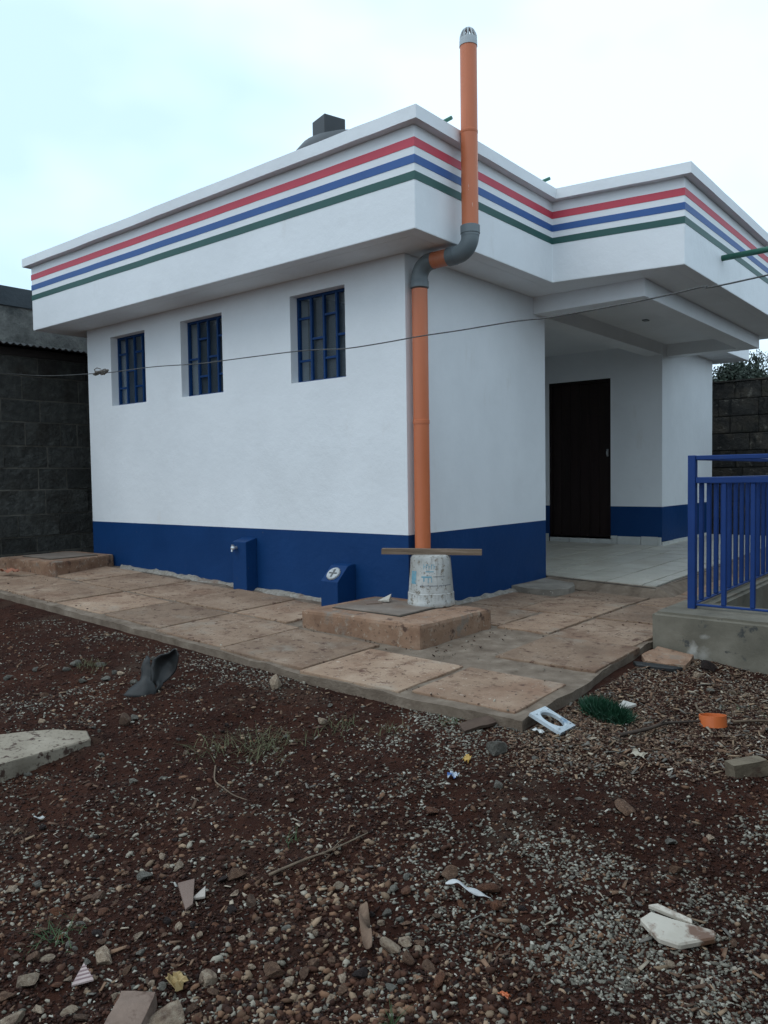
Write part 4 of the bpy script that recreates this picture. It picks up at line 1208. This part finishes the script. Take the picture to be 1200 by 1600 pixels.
zwv = lambda x, y: -.055 - .034 * np.minimum(x, .5) + .02 * np.minimum(y, 0) - .002
merged('walkway_grit', q, .004 + .010 * rr.rand(len(q)) ** 2.5, palette(len(q), 12, [(.03, .014, .009), (.07, .032, .02), (.17, .145, .11), (.28, .25, .20)], [.34, .26, .28, .12]), PEB, 'ico', flat=(.3, .7), elong=(1, 1.8), seed=9, lift=.3,
       label='grit and crumbs of soil on the paved walkway', zfun=zwv)

# ------------------------------------------------------------------ debris
def simple(name, stops, **k): return mat(name, stops, **k)
PLW = simple('dirty_white_plastic', [(.3, (.42, .47, .50)), (.7, (.58, .63, .66))], scale=9, rough=.45, bump=.08, layers=((12, .56, .66, (.18, .26, .34)), (7, .54, .68, (.20, .12, .075))))
fx, fy = 1.755, -1.30
ff = thing('floor_drain_frame', 'square white plastic frame with round hole leaning by walkway corner', 'plastic frame', (fx, fy, gz(fx, fy)))
bm = NB()
n = 32; hw = .076
def sq(a):
    c, s = math.cos(a), math.sin(a); k = hw / max(abs(c), abs(s)); return c * k, s * k
rows = []
for k in range(n):
    a = 2 * math.pi * k / n + math.pi / 4
    x, y = sq(a); c, s = .052 * math.cos(a), .052 * math.sin(a)
    rows.append([bm.verts.new(p) for p in ((x, y, 0), (x, y, .014), (c * 1.12, s * 1.12, .018), (c, s, .014), (c, s, 0))])
for k in range(n):
    A, B = rows[k], rows[(k + 1) % n]
    for q in range(5):
        w = (q + 1) % 5
        bm.faces.new((A[q], A[w], B[w], B[q]))
MF = Matrix.Translation((1.787, -1.352, -.135)) @ Matrix.Rotation(.3958, 4, Vector((-.064, .389, .035)))
for v in bm.verts: v.co = MF @ v.co
obj('frame', bm, PLW, ff)
bm = NB()
for a in (.6, 2.2, 3.8, 5.4):
    lathe(bm, [(.006, .0), (.006, .02), (.003, .022)], 8, (.061 * math.sqrt(2) * .9 * math.cos(math.pi / 4 + round(a / 1.5708) * math.pi / 2), .061 * math.sqrt(2) * .9 * math.sin(math.pi / 4 + round(a / 1.5708) * math.pi / 2), 0), MF)
obj('screw_boss', bm, PLW, ff)

# green bristle brush head
gb = thing('green_brush', 'dark green bristly plastic grass tuft lying on the litter', 'artificial grass', (1.9, -1.04, gz(1.9, -1.04)))
GBM = simple('green_bristles', [(.3, (.005, .036, .016)), (.7, (.012, .066, .030))], scale=20, rough=.55, bump=0)
bm = NB(); rr2 = random.Random(8)
for k in range(2600):
    t = rr2.uniform(-1, 1); w = math.sqrt(max(0, 1 - t * t * .9))
    c = Vector((1.897 + t * .098, -1.046 - t * .020, 0)); c.z = gz(c.x, c.y)
    b0 = c + Vector((rr2.gauss(0, .020) * w, rr2.gauss(0, .026) * w, .005))
    d = Vector((rr2.gauss(0, .7), rr2.gauss(0, .7), 1.0)).normalized() * rr2.uniform(.045, .095) * (.55 + .45 * w)
    s = d.orthogonal().normalized() * .0016
    m_ = b0 + d * .6 + Vector((rr2.gauss(0, .004), rr2.gauss(0, .004), 0))
    bm.faces.new([bm.verts.new(b0 - s), bm.verts.new(b0 + s), bm.verts.new(m_ + s), bm.verts.new(m_ - s)])
    bm.faces.new([bm.verts.new(m_ - s), bm.verts.new(m_ + s), bm.verts.new(b0 + d)])
obj('bristles', bm, GBM, gb)
bm = NB(); prism(bm, [(1.80, -1.05), (1.85, -1.075), (1.98, -1.095), (1.99, -1.06), (1.93, -1.02), (1.82, -1.0)], lambda x, y: gz(x, y) - .01, lambda x, y: gz(x, y) + .012)
obj('backing', bm, GBM, gb)

def flat_shard(name, pts, th, label, cat, m, lift=.006, tilt=(0, 0), bev=.001):
    cx = sum(p[0] for p in pts) / len(pts); cy = sum(p[1] for p in pts) / len(pts); z = gz(cx, cy) + lift
    bm = NB(); f = lambda x, y: z + tilt[0] * (x - cx) + tilt[1] * (y - cy)
    prism(bm, pts, f, lambda x, y: f(x, y) + th)
    o = obj(name, bm, m, bevel=bev, seg=1)
    return tag(o, label, cat)
CERA = simple('glazed_ceramic', [(.3, (.42, .37, .30)), (.7, (.55, .50, .42))], scale=10, rough=.5, bump=.1, layers=((9, .50, .60, (.14, .07, .04)), (30, .62, .7, (.22, .13, .09))))
flat_shard('tile_shard', [(1.893, -.965), (1.972, -.885), (1.90, -.86)], .012, 'pale triangular tile shard behind the green brush', 'tile shard', simple('pale_tile', [(.3, (.42, .40, .36)), (.7, (.5, .48, .44))], rough=.4), .02, (.1, .25))
flat_shard('ceramic_shard', [(2.535, -2.315), (2.548, -2.27), (2.60, -2.262), (2.705, -2.235), (2.715, -2.262), (2.65, -2.345), (2.60, -2.355)], .018,
           'largest broken white ceramic piece smeared with soil in the gravel', 'ceramic piece', CERA, .012, (-.10, .10), .004)
flat_shard('ceramic_shard', [(2.535, -2.255), (2.555, -2.235), (2.645, -2.232), (2.65, -2.245)], .012, 'narrow clean white ceramic sliver behind the larger soiled piece', 'ceramic piece', CERA, .022, (-.15, .25), .002)
flat_shard('tile_shard', [(1.445, -2.992), (1.475, -2.955), (1.56, -3.025), (1.56, -3.05)], .008, 'brown curved tile shard flat on the dark soil at left', 'tile shard', simple('brown_tile', [(.3, (.13, .08, .06)), (.7, (.19, .125, .095))], rough=.6), .012, (0, .2))
flat_shard('tile_shard', [(1.527, -3.006), (1.562, -2.985), (1.525, -2.955)], .007, 'small pale triangular shard beside the brown tile shard', 'tile shard', simple('pale_shard', [(.3, (.30, .26, .23)), (.7, (.4, .35, .3))], rough=.6), .010, (.1, .3))
# striped triangle of packaging
cardm = simple('pinkish_card', [(.3, (.33, .25, .23)), (.7, (.42, .33, .31))], scale=20, rough=.7)
cd = flat_shard('card_scrap', [(1.545, -3.372), (1.600, -3.345), (1.520, -3.325)], .004, 'small pink striped triangle of card among stones at lower left', 'card scrap', cardm, .016, (.15, .55), 0)
cz = gz(1.555, -3.347) + .016
bm = NB(); st = simple('dark_card_lines', [(.3, (.16, .10, .10)), (.7, (.2, .13, .13))], rough=.7)
for k in range(4):
    t0 = .15 + k * .2
    a = Vector((1.545, -3.372)).lerp(Vector((1.520, -3.325)), t0); b = Vector((1.600, -3.345)).lerp(Vector((1.520, -3.325)), t0)
    d = (Vector((1.520, -3.325)) - a).normalized() * .004
    f = lambda x, y: cz + .15 * (x - 1.555) + .55 * (y + 3.3473)
    prism(bm, [tuple(a), tuple(b), tuple(b + d), tuple(a + d)], lambda x, y: f(x, y) + .003, lambda x, y: f(x, y) + .0048)
obj('stripe', bm, st, cd)

ORR = simple('orange_ring_plastic', [(.3, (.58, .135, .035)), (.7, (.66, .165, .05))], rough=.4, bump=.05, layers=((14, .64, .72, (.35, .10, .04)),))
rx, ry = 2.29, -.83; rz = gz(rx, ry)
MR = Matrix.Translation((rx, ry, rz + .003)) @ Matrix.Rotation(R(-9), 4, Vector((.77, .63, 0)))
bm = NB()
for pr in ([(.056, 0), (.056, .048), (.052, .048), (.052, 0), (.056, 0)],): lathe(bm, pr, 36, (0, 0, 0), MR, False, False)
bmesh.ops.remove_doubles(bm, verts=bm.verts, dist=.0001)
tag(obj('pipe_offcut', bm, ORR, smooth=False), 'short bright orange ring cut from plastic pipe on the litter', 'pipe offcut')

TIM = simple('muddy_timber', [(.3, (.10, .075, .05)), (.7, (.19, .15, .10))], scale=8, rough=.9, bump=.6, bscale=30, stretch=(1, 5, 5), layers=((4, .55, .7, (.08, .045, .03)),))
bx_, by_ = 2.53, -1.25
MB_ = Matrix.Translation((bx_, by_, gz(bx_, by_) + .025)) @ Matrix.Rotation(R(48), 4, 'Z') @ Matrix.Rotation(R(-5), 4, 'Y')
bm = NB(); box(bm, -.068, .068, -.03, .03, -.028, .03); subdiv(bm, 2); roughen(bm, .006, 20)
for v in bm.verts: v.co = MB_ @ v.co
tag(obj('timber_offcut', bm, TIM), 'chunky muddy block of timber at right edge of the yard', 'timber block')

# black rubber sheet
RUB = simple('black_rubber', [(.3, (.008, .0085, .0085)), (.7, (.022, .0215, .0205))], scale=8, rough=.6, bump=.4, bscale=30, layers=((6, .6, .72, (.05, .04, .034)),))
c0 = Vector((-.115, -2.03)); gz0 = gz(-.115, -2.03)
def sheet_pt(r, d, z):
    r *= .80; d *= .9; z *= .92
    return Vector((c0.x + RX[0] * r + VX[0] * d, c0.y + RX[1] * r + VX[1] * d, gz0 + z * .8))
bm = NB()
def panel(rows):
    V = [[bm.verts.new(sheet_pt(*p)) for p in row] for row in rows]
    for A, B in zip(V, V[1:]):
        for q in range(len(A) - 1): bm.faces.new((A[q], A[q + 1], B[q + 1], B[q]))
panel([[(-.15, -.05, -.01), (-.08, -.07, -.01), (.0, -.07, -.01), (.06, -.03, -.01)],
       [(-.115, -.02, .035), (-.07, -.05, .04), (.0, -.055, .045), (.05, -.02, .03)],
       [(-.072, .0, .083), (-.05, -.03, .094), (-.02, -.035, .098), (.012, -.02, .088)],
       [(-.074, .01, .094), (-.055, -.018, .104), (-.02, -.02, .108), (.005, -.01, .10)],
       [(-.068, .03, .15), (-.045, .005, .16), (-.02, .0, .165), (.002, .01, .17)],
       [(-.045, .05, .20), (-.032, .03, .215), (-.015, .02, .222), (.004, .025, .215)],
       [(-.030, .07, .235), (-.02, .06, .24), (-.01, .05, .24), (.003, .04, .225)]])
panel([[(.012, -.02, .088), (.03, .0, .05), (.05, -.02, .03), (.062, -.01, .0)],
       [(.002, .01, .17), (.03, .05, .11), (.055, .045, .085), (.075, .03, .06)],
       [(.02, .04, .215), (.05, .09, .165), (.085, .085, .13), (.11, .06, .105)],
       [(.06, .06, .245), (.085, .10, .20), (.115, .09, .175), (.142, .06, .15)],
       [(.115, .06, .262), (.13, .08, .24), (.145, .07, .215), (.158, .05, .20)],
       [(.150, .05, .285), (.156, .055, .27), (.16, .05, .255), (.165, .045, .245)]])
bmesh.ops.remove_doubles(bm, verts=bm.verts, dist=.0005)
bmesh.ops.subdivide_edges(bm, edges=bm.edges[:], cuts=2, use_grid_fill=True, smooth=.15)
roughen(bm, .020, 11)
ob = obj('rubber_sheet', bm, RUB, smooth=True)
ob.modifiers.new('thick', 'SOLIDIFY').thickness = .006
tag(ob, 'crumpled black rubber sheet standing up from the soil below the walkway', 'rubber sheet')

# broken kerb slab at the left edge
KRB = simple('pale_concrete', [(.25, (.18, .145, .105)), (.5, (.27, .225, .168)), (.75, (.36, .305, .235))], scale=6, rough=.9, bump=.6, bscale=50, bdist=.005, layers=((24, .56, .62, (.06, .032, .022)), (3, .52, .70, (.15, .105, .07)), (60, .58, .66, (.12, .09, .065))))
bm = NB(); zb = -.245
pts = [(.21, -2.545), (-.02, -2.575), (-.30, -2.80), (-.5, -3.2), (-.1, -3.45), (.05, -3.1), (.19, -2.93)]
pts = [(.215, -2.55), (.10, -2.50), (-.05, -2.60), (-.25, -2.90), (-.2, -3.35), (.20, -3.30), (.215, -2.93)]
prism(bm, pts, zb - .03, zb + .048)
bmesh.ops.bevel(bm, geom=bm.edges[:], offset=.006, segments=1, affect='EDGES')
bmesh.ops.triangulate(bm, faces=[f for f in bm.faces if len(f.verts) > 4])
subdiv(bm, 3); roughen(bm, .007, 9)
tag(obj('concrete_slab_piece', bm, KRB), 'broken pale concrete slab lying flat at left edge of the yard', 'concrete piece')
bm = NB(); box(bm, -.04, .04, -.048, .048, -.035, .03); subdiv(bm, 4); roughen(bm, .010, 22)
MBR = Matrix.Translation((1.765, -3.345, gz(1.765, -3.345) + .012)) @ Matrix.Rotation(R(33), 4, 'Z') @ Matrix.Rotation(R(9), 4, 'X')
for v in bm.verts: v.co = MBR @ v.co
tag(obj('brick_piece', bm, simple('pinkish_brick', [(.3, (.15, .10, .075)), (.7, (.25, .175, .135))], scale=18, rough=.95, bump=.8, bscale=60, layers=((12, .6, .7, (.09, .05, .035)),))), 'squarish pinkish brick piece at the bottom edge beside pale rubble', 'brick piece')
# broken concrete by the pit
bm = NB()
prism(bm, [(1.69, -.08), (1.74, -.16), (1.93, -.09), (1.90, .14), (1.70, .145)], -.20, lambda x, y: -.098 - .12 * (x - 1.7) + .05 * y)
subdiv(bm, 3); roughen(bm, .012, 11)
tag(obj('concrete_slab_piece', bm, SLABR), 'broken concrete lump leaning at corner of the pit wall', 'concrete piece')
# flat dark slate in front of it
flat_shard('slate_strip', [(1.685, -.20), (1.72, -.24), (1.90, -.17), (1.93, -.12), (1.80, -.155)], .022, 'dark jagged strip of broken asphalt below the broken concrete lump', 'asphalt piece', RUB, .0, (-.1, .1), .004)
# wood chip by walkway corner
MW = Matrix.Translation((1.54, -1.545, gz(1.54, -1.545) + .022)) @ Matrix.Rotation(R(58), 4, 'Z') @ Matrix.Rotation(R(-8), 4, 'Y') @ Matrix.Rotation(R(20), 4, 'X')
bm = NB(); box(bm, -.075, .075, -.026, .026, -.007, .007); subdiv(bm, 3); roughen(bm, .006, 20)
for v in bm.verts: v.co = MW @ v.co
tag(obj('wood_piece', bm, simple('damp_wood', [(.3, (.055, .032, .022)), (.7, (.11, .07, .048))], scale=7, rough=.9, bump=.5)), 'damp brown splinter of wood against the walkway front near its corner', 'wood piece')

def crumple(name, c, size, label, cat, m, h=.5, seed=1, aspect=1.0, rot=0.):
    rr = random.Random(seed); bm = NB(); N = 5; z0 = gz(*c); g_ = []
    for i in range(N + 1):
        row = []
        for j in range(N + 1):
            u, v = (i / N - .5) * size, (j / N - .5) * size * aspect
            x = c[0] + u * math.cos(rot) - v * math.sin(rot) + rr.uniform(-1, 1) * size * .09; y = c[1] + u * math.sin(rot) + v * math.cos(rot) + rr.uniform(-1, 1) * size * .09
            row.append(bm.verts.new((x, y, gz(x, y) + .010 + rr.random() * size * h)))
        g_.append(row)
    for i in range(N):
        for j in range(N): bm.faces.new((g_[i][j], g_[i + 1][j], g_[i + 1][j + 1], g_[i][j + 1]))
    o = obj(name, bm, m); o.modifiers.new('thick', 'SOLIDIFY').thickness = .0015
    return tag(o, label, cat)
crumple('wrapper', (1.725, -2.0), .034, 'small crumpled blue and white wrapper in the gravel', 'wrapper', simple('blue_wrapper', [(.42, (.03, .10, .30)), (.5, (.45, .5, .55))], scale=40, rough=.4, bump=0), seed=2)
crumple('wrapper', (1.675, -1.83), .026, 'small crumpled yellow wrapper in the gravel', 'wrapper', simple('yellow_wrapper', [(.3, (.42, .25, .05)), (.7, (.55, .36, .10))], rough=.5, bump=0), seed=3)
crumple('paper_scrap', (1.775, -1.445), .042, 'white scrap lying just below the square plastic frame', 'paper scrap', simple('white_scrap', [(.3, (.5, .5, .48)), (.7, (.62, .62, .6))], rough=.7, bump=0), .3, 4, .5)
crumple('dry_leaf', (1.755, -3.222), .046, 'curled yellow dry leaf among the stones at lower left', 'dry leaf', simple('yellow_leaf', [(.3, (.27, .18, .07)), (.7, (.38, .27, .12))], scale=30, rough=.7, bump=.2), .45, 5, .8)
crumple('plastic_scrap', (2.381, -2.755), .026, 'tiny orange plastic scrap near the bottom edge', 'plastic scrap', simple('orange_scrap', [(.3, (.45, .11, .04)), (.7, (.52, .14, .05))], rough=.5, bump=0), .4, 6, .7)
crumple('paper_scrap', (2.16, -1.345), .055, 'buff square of torn card right of the green brush', 'paper scrap', simple('buff_card', [(.3, (.33, .29, .22)), (.7, (.42, .37, .29))], rough=.8, bump=0), .22, 9, .8)
crumple('paper_scrap', (.619, -2.982), .034, 'thin white sliver of paper on dark soil at far left', 'paper scrap', simple('white_sliver', [(.3, (.42, .42, .40)), (.7, (.5, .5, .48))], rough=.7, bump=0), .3, 10, .35, 1.0)
crumple('cloth_rag', (-3.84, -.985), .20, 'reddish rag lying on the walkway edge by the far manhole', 'rag', simple('terracotta_cloth', [(.3, (.26, .10, .06)), (.7, (.36, .15, .09))], rough=.9, bump=.3), .2, 7, .45, .25)
bpy.data.objects['cloth_rag'].location.z += .075
# long brown curled leaf and white strip
def ribbon(name, pts, w, label, cat, m, lift=.012, twist=.6):
    bm = NB(); P = catmull([(x, y, gz(x, y) + lift + h) for x, y, h in pts], 6); n = len(P); rows = []
    for i, p in enumerate(P):
        t = (P[min(i + 1, n - 1)] - P[max(i - 1, 0)]).normalized(); sd_ = t.cross(Vector((0, 0, 1))).normalized()
        ww = w * math.sin(math.pi * (i + .6) / (n + .2)) ** .5
        tz = math.sin(i * .5) * twist * ww
        rows.append([bm.verts.new(p - sd_ * ww + Vector((0, 0, tz))), bm.verts.new(p - Vector((0, 0, ww * .3))), bm.verts.new(p + sd_ * ww - Vector((0, 0, tz)))])
    for a, b in zip(rows, rows[1:]):
        for c in range(2): bm.faces.new((a[c], a[c + 1], b[c + 1], b[c]))
    o = obj(name, bm, m, smooth=True); o.modifiers.new('thick', 'SOLIDIFY').thickness = .0015
    return tag(o, label, cat)
ribbon('dry_leaf', [(1.915, -2.725, .01), (1.955, -2.765, .025), (1.99, -2.80, .015), (2.045, -2.845, .012)], .015, 'long curled brown dry leaf in the gravel at bottom centre', 'dry leaf', simple('brown_leaf', [(.3, (.12, .068, .042)), (.7, (.22, .14, .09))], scale=30, rough=.75, bump=.6, layers=((14, .55, .65, (.07, .035, .02)),)), twist=1.6)
ribbon('plastic_strip', [(2.055, -2.525, .0), (2.08, -2.505, .006), (2.12, -2.51, .008), (2.15, -2.49, .004), (2.178, -2.482, .0)], .009, 'narrow white plastic strip curling on the gravel at centre', 'plastic strip', simple('white_strip', [(.3, (.46, .46, .45)), (.7, (.58, .58, .57))], rough=.5, bump=0))
# scraps on the manhole slab
bm = NB(); prism(bm, [(-.16, -.30), (-.06, -.39), (.0, -.30), (-.10, -.20)], .058, lambda x, y: .062 + .05 * max(0, x + .12))
tag(obj('wood_piece', bm, simple('brown_board_scrap', [(.3, (.15, .10, .075)), (.7, (.22, .16, .12))], rough=.9)), 'thin brown board scrap on the manhole slab beside bucket', 'wood piece')
bm = NB(); prism(bm, [(-.06, -.27), (.02, -.25), (-.0, -.20)], .068, lambda x, y: .072 + .6 * max(0, (y + .27)))
tag(obj('tile_shard', bm, simple('cream_chip', [(.3, (.42, .38, .32)), (.7, (.5, .46, .4))], rough=.6)), 'small cream triangular chip standing on the manhole slab', 'tile shard')

# twigs and stalks
TWIG = simple('dry_stalk', [(.3, (.09, .06, .04)), (.7, (.18, .13, .085))], scale=20, rough=.9, bump=.3)
DTW = simple('dark_twig', [(.3, (.03, .02, .015)), (.7, (.065, .045, .032))], scale=20, rough=.9, bump=.3)
def stalk(name, pts, r_, label, m, side=()):
    bm = NB(); P = catmull([(x, y, gz(x, y) + h) for x, y, h in pts], 5)
    tube(bm, P, [r_ * (1 - .6 * i / len(P)) for i in range(len(P))], 6)
    for i, (dx, dy, dz) in side:
        p = P[int(i * (len(P) - 1))]; tube(bm, [p, p + Vector((dx, dy, dz)) * .5 + Vector((0, 0, .006)), p + Vector((dx, dy, dz))], [r_ * .5, r_ * .4, r_ * .2], 5)
    return tag(obj(name, bm, m, smooth=True), label, 'twig')
stalk('twig', [(2.03, -1.22, .012), (2.10, -1.10, .025), (2.145, -1.005, .03), (2.20, -.91, .022), (2.25, -.86, .02)], .009, 'dark bent twig lying towards the orange ring', DTW, ((.4, (.03, .06, .02)), (.7, (-.05, .03, .01))))
stalk('twig', [(1.62, -2.80, .015), (1.66, -2.70, .02), (1.685, -2.60, .02), (1.72, -2.47, .03)], .005, 'long straight dry stalk lying on the dark soil at centre', TWIG, ((.5, (.05, .02, .01)), (.7, (.0, .07, .012))))
stalk('twig', [(.86, -2.39, .02), (.93, -2.45, .012), (1.02, -2.48, .015), (1.10, -2.50, .01), (1.20, -2.52, .012)], .0035, 'thin crooked twig below the dry grass tuft', TWIG)
stalk('twig', [(2.35, -.75, .015), (2.45, -.66, .02), (2.55, -.55, .015)], .007, 'pale stick right of the orange ring', TWIG)
stalk('twig', [(2.15, -.62, .015), (2.2, -.74, .02), (2.26, -.78, .02)], .006, 'pale bent stick behind the orange ring', TWIG, ((.5, (.04, .05, .01)),))
stalk('twig', [(1.95, -3.30, .012), (2.01, -3.24, .014), (2.06, -3.18, .01)], .004, 'short pale straw near the bottom edge', TWIG)

# grass
GRS = mat('yellowing_grass', [(.35, (.05, .062, .02)), (.6, (.11, .10, .042)), (.75, (.19, .145, .075))], scale=14, rough=.7, bump=0)
GRG = mat('green_weed', [(.35, (.022, .05, .012)), (.7, (.05, .095, .026))], scale=14, rough=.65, bump=0)
def tuft(x, y, n, h, spread, m, label, seed, lean=1.0):
    rr = random.Random(seed); bm = NB()
    for k in range(n):
        bx0, by0 = x + rr.gauss(0, spread), y + rr.gauss(0, spread)
        p = Vector((bx0, by0, gz(bx0, by0) - .004)); a = rr.uniform(0, 6.283); hh = h * rr.uniform(.4, 1.1); ln = rr.uniform(.3, 1.3) * lean
        d = Vector((math.cos(a), math.sin(a), 0)); sd_ = Vector((-d.y, d.x, 0)) * rr.uniform(.0010, .0022)
        prev = None
        for q in range(5):
            t = q / 4
            c = p + d * hh * ln * t ** 1.6 + Vector((0, 0, hh * (t - .35 * ln * t * t)))
            c.z = max(c.z, gz(c.x, c.y) + .004)
            cur = (bm.verts.new(c - sd_ * (1 - t * .85)), bm.verts.new(c + sd_ * (1 - t * .85)))
            if prev: bm.faces.new((prev[0], prev[1], cur[1], cur[0]))
            prev = cur
    return tag(obj('grass_tuft', bm, m), label, 'grass tuft')
tuft(.87, -2.13, 210, .085, .075, GRS, 'straggly yellow green grass tuft at left centre of the yard', 1, 1.3)
tuft(.70, -2.27, 90, .07, .06, GRS, 'thin dry grass tuft left of the straggly green one', 2, 1.4)
tuft(1.0, -1.80, 90, .06, .055, GRS, 'low dry grass tuft below the walkway at centre', 3)
tuft(1.23, -1.74, 55, .05, .04, GRS, 'small dry grass tuft nearer the walkway corner', 4)
tuft(-.80, -1.97, 110, .06, .045, GRS, 'sparse grass tuft behind the black rubber sheet', 5)
tuft(1.40, -1.56, 45, .045, .03, GRG, 'small green weed against the walkway front near its corner', 6)
tuft(1.52, -2.61, 22, .06, .018, GRG, 'tiny green weed sprouting from dark soil at centre left', 7)
tuft(2.22, -2.98, 16, .06, .004, GRG, 'few green blades near the bottom centre', 8)
tuft(1.33, -3.30, 60, .05, .04, GRG, 'mossy green patch of weeds at far lower left', 10)
tuft(2.35, -.50, 50, .045, .07, GRG, 'low weeds in the litter before the pit wall', 11)
